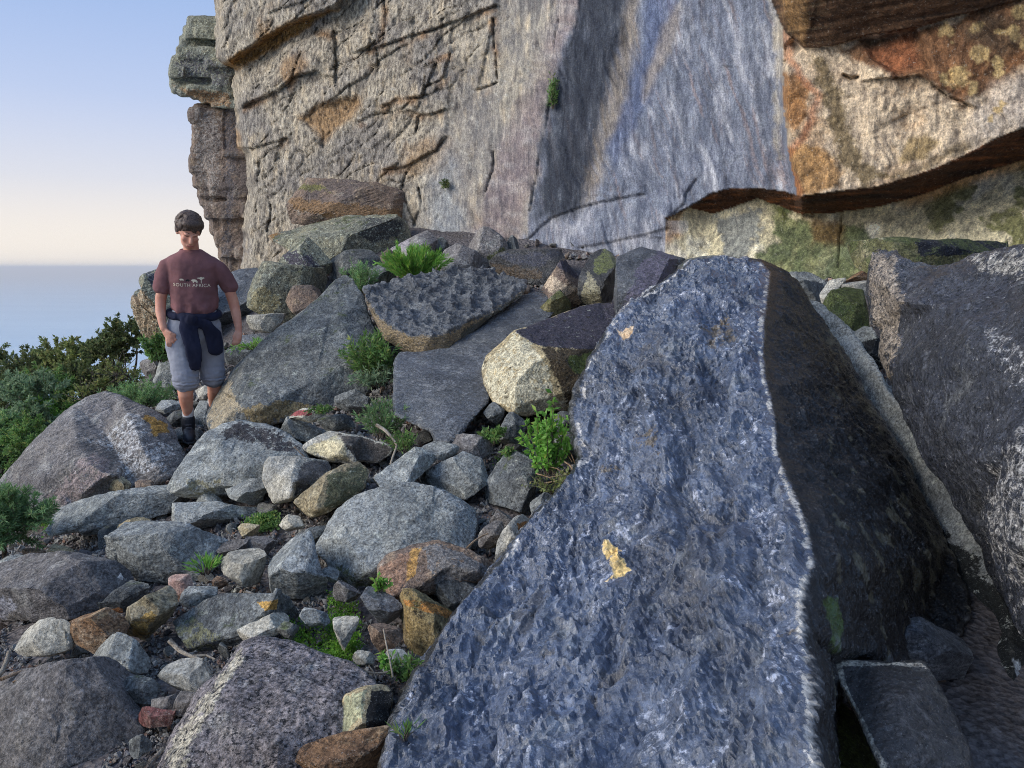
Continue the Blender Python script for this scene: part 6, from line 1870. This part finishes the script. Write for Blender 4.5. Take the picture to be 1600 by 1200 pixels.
# ------------------------------------------------------------------ plants
def leaf_mat(name, c1, c2, c3, trans=.42):
    c1, c2, c3 = (tuple(min(x * 1.9, .5) for x in c_) for c_ in (c1, c2, c3))
    t = NT(name)
    ge = t.n('ShaderNodeNewGeometry')
    v, _ = t.coords()
    rnd = ge.outputs['Random Per Island']
    col = t.mix(t.mr(rnd, 0, .6, 0, 1, False), c1, c2)
    col = t.mix(t.mr(rnd, .75, 1., 0, 1), col, c3)
    col = t.mix(1.0, col, t.mix(t.mr(t.noise(v, 6., 3), .35, .65), (.7, .7, .7), (1.2, 1.2, 1.2)), 'MULTIPLY')
    d = t.n('ShaderNodeBsdfPrincipled'); t.l(col, d.inputs['Base Color']); d.inputs['Roughness'].default_value = .55
    d.inputs['Specular IOR Level'].default_value = .3
    tr = t.n('ShaderNodeBsdfTranslucent'); t.l(col, tr.inputs['Color'])
    mx = t.n('ShaderNodeMixShader'); mx.inputs[0].default_value = trans
    t.l(d.outputs[0], mx.inputs[1]); t.l(tr.outputs[0], mx.inputs[2]); t.l(mx.outputs[0], t.out.inputs[0])
    return t.m


LM = {'bright': leaf_mat('bright_green_leaf', (.07, .17, .025), (.13, .26, .05), (.22, .30, .06)),
      'fern': leaf_mat('feathery_green_leaf', (.07, .14, .05), (.13, .21, .09), (.20, .25, .10)),
      'dark': leaf_mat('dark_green_leaf', (.055, .08, .032), (.09, .11, .045), (.15, .14, .06)),
      'olive': leaf_mat('olive_green_leaf', (.09, .12, .04), (.15, .17, .06), (.22, .20, .08)),
      'blue': leaf_mat('blue_green_leaf', (.08, .13, .07), (.13, .18, .10), (.20, .24, .14)),
      'mid': leaf_mat('mid_green_leaf', (.06, .12, .03), (.10, .17, .05), (.18, .20, .06)),
      'moss': leaf_mat('moss_green_leaf', (.06, .14, .015), (.11, .22, .03), (.17, .26, .05))}
BARK = rock_mat('bark', C(96, 80, 66), C(74, 62, 54), C(132, 116, 98), None, 0, 9, None, 0, 9, .5, stretch=(6, 6, 1))
DRY = rock_mat('dry_twig', C(170, 136, 100), C(140, 108, 80), C(188, 160, 124), None, 0, 9, None, 0, 9, .4, stretch=(6, 6, 1))
DRIFT = rock_mat('bleached_wood', C(172, 158, 138), C(140, 126, 110), C(190, 178, 160), None, 0, 9, None, 0, 9, .4, stretch=(8, 8, 1))


class Plant:
    def __init__(s, seed):
        s.rs = np.random.RandomState(seed); s.lv, s.lf, s.sv, s.sf = [], [], [], []
        s.nl = s.ns = 0

    def leaf(s, p, d, L, W, up=None):
        """p, d: n x 3 arrays; diamond leaves folded along the midrib"""
        n = len(p)
        d = d / (np.linalg.norm(d, axis=1)[:, None] + 1e-9)
        r = s.rs.normal(size=(n, 3)) if up is None else up
        x = np.cross(d, r); x /= np.linalg.norm(x, axis=1)[:, None] + 1e-9
        nn = np.cross(x, d)
        L = np.broadcast_to(np.asarray(L, float), (n,))[:, None]; W = np.broadcast_to(np.asarray(W, float), (n,))[:, None]
        a = p; b = p + d * L * .5 + x * W * .5 + nn * W * .15; c_ = p + d * L; e = p + d * L * .5 - x * W * .5 + nn * W * .15
        s.lv.append(np.stack([a, b, c_, e], 1).reshape(-1, 3))
        k = np.arange(n) * 4 + s.nl
        s.lf.append(np.concatenate([np.stack([k, k + 1, k + 2], 1), np.stack([k, k + 2, k + 3], 1)]))
        s.nl += 4 * n

    def stem(s, pts, r0, r1, n=5):
        pts = np.asarray(pts, float); m = len(pts)
        t = np.gradient(pts, axis=0); t /= np.linalg.norm(t, axis=1)[:, None] + 1e-9
        x = np.cross(t, np.array([.31, .77, .2])); x /= np.linalg.norm(x, axis=1)[:, None] + 1e-9
        y = np.cross(t, x)
        rr = np.linspace(r0, r1, m)
        a = np.arange(n) * 2 * math.pi / n
        V = pts[:, None] + rr[:, None, None] * (np.cos(a)[None, :, None] * x[:, None] + np.sin(a)[None, :, None] * y[:, None])
        s.sv.append(V.reshape(-1, 3))
        i = np.arange(m * n).reshape(m, n) + s.ns
        j = np.roll(i, -1, 1)
        s.sf.append(np.stack([i[:-1], j[:-1], j[1:], i[1:]], -1).reshape(-1, 4))
        s.ns += m * n

    def spray(s, base, d, length, leaf_n, L, W, droop=.2, r=.004, out=.7, start=.15):
        rs = s.rs
        d = np.asarray(d, float); d = d / np.linalg.norm(d)
        m = 5
        t = np.linspace(0, 1, m)[:, None]
        wob = np.cumsum(rs.normal(size=(m, 3)) * .03 * length, 0) * t
        pts = np.asarray(base) + d * length * t + np.array([0, 0, -droop * length]) * t ** 2 + wob
        s.stem(pts, r, r * .35, 4)
        u = rs.uniform(start, 1, leaf_n)
        k = np.minimum((u * (m - 1)).astype(int), m - 2); fr = (u * (m - 1) - k)[:, None]
        p = pts[k] * (1 - fr) + pts[k + 1] * fr
        ax = pts[k + 1] - pts[k]; ax /= np.linalg.norm(ax, axis=1)[:, None] + 1e-9
        rd = rs.normal(size=(leaf_n, 3)); rd /= np.linalg.norm(rd, axis=1)[:, None]
        s.leaf(p, ax * (1 - out) + rd * out, L * rs.uniform(.6, 1.15, leaf_n), W * rs.uniform(.7, 1.1, leaf_n))
        return pts

    def make(s, name, label, cat, lmat, smat, org, group=None, kind=None, fol='foliage', stm='stem'):
        org = np.asarray(org, float)
        root = empty(name, tuple(org))
        tag(root, label, cat, group, kind)
        if s.lv:
            link(fol, mesh_np(fol, np.vstack(s.lv) - org, np.vstack(s.lf), False), root, lmat)
        if s.sv:
            me = mesh_np(stm, np.vstack(s.sv) - org, np.vstack(s.sf), True)
            set_paint(me, np.zeros((len(me.vertices), 4)))
            link(stm, me, root, smat)
        return root


def gp(px, py, d=None):
    d = gdepth(px, py) if d is None else d
    return unp(np.array([float(px)]), np.array([float(py)]), np.array([d]))[0]


def tuft(label, px, py, d, h, w, n, lmat, L, W, leaf_n, droop=.15, out=.45, seed=1, name='shrub', cat='shrub', lean=(0, 0), r=.003):
    """many thin stems rising from one spot and spreading"""
    b = gp(px, py, d); d = (b - CAM) @ FWD
    ms = d / F; h *= ms; w *= ms
    P = Plant(seed)
    for k in range(n):
        a = P.rs.uniform(0, 6.3); q = P.rs.uniform(0, 1) ** .6
        o = np.array([math.cos(a), math.sin(a), 0]) * q * w * .5
        dv = np.array([o[0] * 1.1 + lean[0] * h, o[1] * .8 + lean[1] * h, h * P.rs.uniform(.75, 1.05) * (1 - .35 * q * q)])
        P.spray(b + o * .35, dv, np.linalg.norm(dv), leaf_n, L * ms, W * ms, droop, r, out)
    P.make(name, label, cat, LM[lmat], BARK, b)


tuft('dense bright green bushy clump at the foot of the cliff', 648, 440, 7.15, 56, 84, 90, 'bright', 11, 1.9, 60, .05, .35, 21)
tuft('feathery pale green plant left of the bright green clump', 562, 462, 6.9, 58, 52, 34, 'fern', 9, 1.6, 44, .1, .5, 22, name='plant', cat='plant')
tuft('green leafy clump growing left of the pitted boulder', 578, 590, 5.45, 78, 62, 40, 'mid', 13, 3.2, 40, .12, .55, 23, name='plant', cat='plant')
tuft('grey green clump just below the plant at the pitted boulder', 588, 604, 5.3, 36, 66, 26, 'blue', 9, 2.6, 30, .2, .6, 24, name='plant', cat='plant')
tuft('fine grassy fern beside the corner of the purple slab', 598, 684, 4.62, 78, 66, 36, 'fern', 11, 1.6, 44, .22, .45, 25, name='plant', cat='plant')
tuft('small green plant beside the bent grey stick', 630, 706, 4.35, 40, 46, 20, 'mid', 9, 2.4, 26, .2, .6, 26, name='plant', cat='plant')
tuft('tall fresh green leafy plant against the left edge of the slab', 856, 742, 3.85, 122, 58, 20, 'bright', 13, 6.5, 46, .05, .75, 27, name='plant', cat='plant')
tuft('low brown twiggy plant below the tall leafy plant', 872, 772, 3.7, 62, 74, 26, 'olive', 9, 4, 14, .35, .7, 28, name='plant', cat='plant')
tuft('tiny green sprig growing under the pale speckled boulder', 770, 694, 4.25, 34, 40, 12, 'mid', 10, 5, 22, .2, .7, 29, name='plant', cat='plant')
tuft('tiny green plant low on the streaky slab', 800, 716, 4.05, 22, 30, 8, 'mid', 8, 4, 20, .2, .7, 30, name='plant', cat='plant')
tuft('grass tuft between the path boulder and the pale flat rock', 322, 898, None, 34, 34, 22, 'bright', 18, 2.2, 8, .35, .25, 31, name='grass_tuft', cat='grass')
tuft('grass on the slate above the grey slab boulder', 402, 546, 6.7, 20, 70, 40, 'bright', 10, 1.4, 10, .3, .4, 32, name='grass_tuft', cat='grass')
tuft('small weed beside the red and cream stone', 500, 646, 4.7, 18, 36, 18, 'mid', 7, 3, 18, .3, .7, 33, name='plant', cat='plant')
tuft('yellow leafed sprig in front of the largest rounded boulder', 592, 925, 2.9, 30, 26, 8, 'bright', 11, 7, 12, .1, .75, 34, name='plant', cat='plant')
tuft('leafy weed at the foot of the ochre wedge', 634, 1066, None, 56, 44, 18, 'mid', 12, 4, 24, .2, .65, 35, name='plant', cat='plant')
tuft('small leafy plant among the stones below the moss', 604, 1044, 2.48, 26, 34, 9, 'bright', 11, 6, 12, .1, .8, 36, name='plant', cat='plant')
tuft('grass blades beside the rust orange slab', 632, 1158, 1.95, 46, 24, 9, 'mid', 26, 3.5, 4, .4, .2, 37, name='grass_tuft', cat='grass')
tuft('green plant beside the knee high rocks behind the person', 250, 566, 7.4, 52, 44, 34, 'mid', 9, 4, 40, .1, .7, 38)
tuft('grey green feathery bush at the left of the person', 214, 640, 7.0, 62, 92, 70, 'fern', 9, 1.8, 46, .25, .5, 39)
tuft('small leafy tuft in the cliff seam', 864, 170, float(wall_depth(np.array([864.]), np.array([170.]))[0]) - .03, 46, 14, 14, 'mid', 7, 2.5, 20, -.1, .6, 40, name='plant', cat='plant')
tuft('tiny green sprig on the wall above the dark rounded boulder', 696, 294, float(wall_depth(np.array([696.]), np.array([294.]))[0]) - .06, 14, 12, 8, 'dark', 6, 3, 16, .1, .8, 41, name='plant', cat='plant')


def moss(label, poly, n, seed, L=5., W=3.6, mat='moss', hgt=10):
    rs = np.random.RandomState(seed)
    poly = np.array(poly, float)
    x0, y0 = poly.min(0); x1, y1 = poly.max(0)
    pts = []
    c = poly.mean(0); b = gp(*c)
    P = Plant(seed)
    qx = rs.uniform(x0, x1, n * 3); qy = rs.uniform(y0, y1, n * 3)
    keep = polysd(qx, qy, poly) > rs.normal(size=n * 3) * 3
    qx, qy = qx[keep][:n], qy[keep][:n]
    dd = np.array([gdepth(x, y) for x, y in zip(qx[::12], qy[::12])])
    dd = np.repeat(dd, 12)[:len(qx)]
    # each cushion of shoots sits on the ground below it
    W_ = unp(qx, qy, dd)
    W_[:, 2] = tz(W_[:, 0], W_[:, 1]) - .085 + np.abs(fbm(W_ * 14, 3, seed)) * hgt * .0045 + rs.uniform(0, 1, len(W_)) * .02
    dv = rs.normal(size=(len(W_), 3)) * .8 + np.array([0, 0, .7])
    ms = dd / F
    P.leaf(W_, dv, L * ms * rs.uniform(.6, 1.2, len(ms)), W * ms)
    o = P.make('moss', label, 'moss', LM[mat], BARK, b, kind=None)


moss('bright green moss cushion around the pale block', [(440, 962), (470, 940), (500, 985), (520, 940), (552, 960), (568, 990), (560, 1026), (530, 1032), (505, 1012), (470, 1000), (450, 990)], 2600, 51, hgt=14)
moss('green moss below the round grey boulder', [(510, 905), (530, 900), (560, 945), (560, 975), (535, 965), (515, 945)], 900, 52)
moss('clover patch under the pale angular rock', [(374, 812), (395, 798), (420, 786), (436, 790), (426, 804), (400, 812)], 900, 53, 6, 5, 'mid')
moss('strip of low weeds beside the leafy bush', [(64, 812), (95, 788), (122, 776), (126, 786), (100, 802), (75, 820)], 700, 54, 6, 4, 'bright')
moss('thin line of moss left of the largest boulder', [(470, 835), (500, 818), (512, 818), (500, 832), (476, 842)], 420, 55, 4, 3, 'olive')
moss('mossy ground under the tall leafy plant', [(770, 702), (820, 690), (850, 712), (830, 730), (780, 724)], 700, 56, 6, 4, 'mid')


# ---- bushes on the slope at the left
def bush(label, px, py, d, rx, rz, lmat, n_clump, per, L, W, seed, name='shrub', ry=None, branch=True, gap=.0, twigs=0, leanx=0.0, spray_len=.38):
    """trunk, limbs and a crown of leafy sprays filling an uneven ellipsoid; px, py: middle of the crown"""
    c = unp(np.array([float(px)]), np.array([float(py)]), np.array([d]))[0]
    ms = d / F
    rx, rz = rx * ms, rz * ms
    ry = rx * .8 if ry is None else ry * ms
    P = Plant(seed); rs = P.rs
    root = np.array([c[0] + leanx, c[1], float(tz(c[0] + leanx, c[1])[0]) - .1])
    lobes = [(c + rs.normal(size=3) * np.array([rx, ry, rz]) * .42, rs.uniform(.42, .72)) for _ in range(7)]
    for lc, lr in lobes[:6]:
        t = np.linspace(0, 1, 8)[:, None]
        mid = rs.normal(size=3) * rx * .18
        P.stem(root + (lc - root) * t + mid * np.sin(t * math.pi), .022 * rx / .5 + .006, .006)
    for k in range(n_clump):
        lc, lr = lobes[k % len(lobes)]
        v = rs.normal(size=3); v /= np.linalg.norm(v)
        if v[2] < -.35: v[2] *= -.6
        p = lc + v * np.array([rx, ry, rz]) * lr * rs.uniform(.55, .92)
        dv = v + np.array([0, 0, .45]) + rs.normal(size=3) * .25
        P.spray(p, dv, spray_len * rx * rs.uniform(.5, 1.2), per, L * ms, W * ms, .12, .003 + .002 * rx, .55, 0.0)
    for k in range(twigs):
        lc, lr = lobes[k % len(lobes)]
        v = rs.normal(size=3); v[2] = abs(v[2])
        v /= np.linalg.norm(v)
        P.spray(lc, v, 1.0 * rx, 3, L * ms, W * ms, 0, .006, .6)
    P.make(name, label, 'shrub', LM[lmat], BARK, root)


bush('dark evergreen bush on the skyline at the far left', 46, 604, 10.5, 66, 56, 'dark', 260, 50, 7, 3.4, 61)
bush('dark bushy shrub spilling over the left edge', -22, 640, 9.5, 76, 72, 'dark', 220, 48, 7, 3.4, 62)
bush('tall dark green shrub beside the layered outcrop', 192, 556, 9.6, 46, 54, 'dark', 240, 48, 6, 3.0, 63)
bush('olive topped shrub on the skyline left of the outcrop', 138, 572, 9.8, 50, 52, 'olive', 240, 46, 6.5, 3.0, 64)
bush('mid green shrub below the dark skyline bush', 92, 640, 8.6, 64, 48, 'mid', 260, 46, 7, 3.0, 65)
bush('blue green feathery shrub low at the left', 44, 672, 7.4, 56, 44, 'blue', 240, 46, 9, 2.6, 66)
bush('yellow green shrub touching the great smooth boulder', 112, 654, 7.6, 50, 38, 'bright', 150, 44, 8, 2.6, 67)
bush('leafy green shrub at the left edge above the great boulder', 4, 708, 6.9, 52, 54, 'fern', 260, 48, 9, 2.8, 68)
bush('bare twiggy shrub with few leaves left of the outcrop', 172, 606, 8.3, 42, 42, 'olive', 60, 26, 7, 3.0, 69, twigs=60)
bush('dark low shrub between the skyline bushes', 150, 616, 9.2, 56, 44, 'dark', 200, 46, 7, 3.2, 70)
bush('dense green shrub low behind the great smooth boulder', 60, 720, 6.3, 52, 44, 'mid', 220, 46, 8, 2.8, 72)
bush('dark green shrub at the far left below the skyline bushes', -30, 700, 8.0, 70, 60, 'dark', 200, 46, 8, 3.2, 73)
bush('feathery green conifer like bush at the left edge in front', -6, 832, 4.15, 74, 44, 'fern', 420, 70, 12, 2.0, 71, spray_len=.5)


# ---- dead sticks
def stick(label, pts, r, mat=DRIFT, name='stick', side=()):
    W_ = np.array([gp(x, y, d) for x, y, d in pts])
    P = Plant(hash(label) % 1000)
    # smooth the path
    t = np.linspace(0, len(W_) - 1, 16)
    q = np.stack([np.interp(t, np.arange(len(W_)), W_[:, k]) for k in range(3)], 1)
    q[1:-1] = (q[:-2] + 2 * q[1:-1] + q[2:]) / 4
    P.stem(q, r, r * .55, 7)
    for s_ in side:
        P.stem(np.array([gp(x, y, d) for x, y, d in s_]), r * .7, r * .3, 6)
    V = np.vstack(P.sv); org = V.min(0)
    me = mesh_np(name, V - org, np.vstack(P.sf)); set_paint(me, np.zeros((len(V), 4)))
    o = link(name, me, None, mat, tuple(org))
    tag(o, label, 'stick')


stick('bent bleached stick lying beside the grassy fern', [(588, 664, 4.4), (602, 672, 4.38), (614, 686, 4.36), (621, 696, 4.34), (616, 708, 4.3), (610, 726, 4.2)], .011)
stick('pale peeled stick below the dark flat boulder', [(264, 1000, 2.6), (272, 1008, 2.6), (282, 1018, 2.58), (300, 1026, 2.56), (318, 1032, 2.55)], .009, side=([(300, 1026, 2.56), (322, 1024, 2.58), (336, 1030, 2.56)],))
stick('thin curved stick behind the dark flat boulder', [(384, 924, 3.0), (400, 930, 3.0), (420, 932, 3.0), (438, 938, 2.98)], .006)
stick('grey stick at the left edge beside the rounded pale boulder', [(-8, 1062, 2.42), (4, 1048, 2.44), (10, 1034, 2.46), (14, 1018, 2.5)], .010)
stick('two dry twigs below the rounded pale boulder', [(0, 1062, 2.42), (30, 1050, 2.45), (64, 1042, 2.48)], .006, DRY, side=([(20, 1066, 2.42), (50, 1056, 2.44), (78, 1048, 2.46)],))
stick('brown broken stick at the bottom edge', [(226, 1206, 2.0), (236, 1192, 2.02), (248, 1178, 2.05), (256, 1168, 2.07)], .008, BARK)
stick('thin upright twig in front of the ochre wedge', [(614, 1058, 2.42), (609, 1030, 2.44), (603, 1004, 2.46), (599, 982, 2.48)], .0035, DRIFT)
stick('crossed thin twigs below the small leafy plant', [(556, 1042, 2.42), (572, 1050, 2.42), (590, 1052, 2.42), (606, 1050, 2.42)], .004, DRIFT, side=([(576, 1040, 2.43), (584, 1050, 2.42), (588, 1062, 2.4)],))
stick('thin twig lying on the broad grey boulder', [(460, 698, 4.2), (468, 706, 4.18), (480, 718, 4.16)], .006, BARK)
stick('dry twig in the gap above the rust brown rock', [(728, 858, 3.15), (740, 846, 3.2), (752, 838, 3.25), (762, 834, 3.28)], .005, DRY)
stick('tangle of red brown twigs beside the slab edge', [(866, 712, 3.85), (880, 720, 3.8), (892, 728, 3.75), (898, 742, 3.7)], .005, DRY,
      side=([(872, 700, 3.85), (884, 706, 3.83), (894, 722, 3.78)], [(850, 728, 3.8), (870, 732, 3.78), (890, 744, 3.7)], [(880, 690, 3.86), (892, 708, 3.8), (899, 726, 3.75)], [(838, 740, 3.75), (858, 746, 3.7), (880, 742, 3.7)], [(846, 756, 3.7), (866, 752, 3.68), (888, 760, 3.6)]))
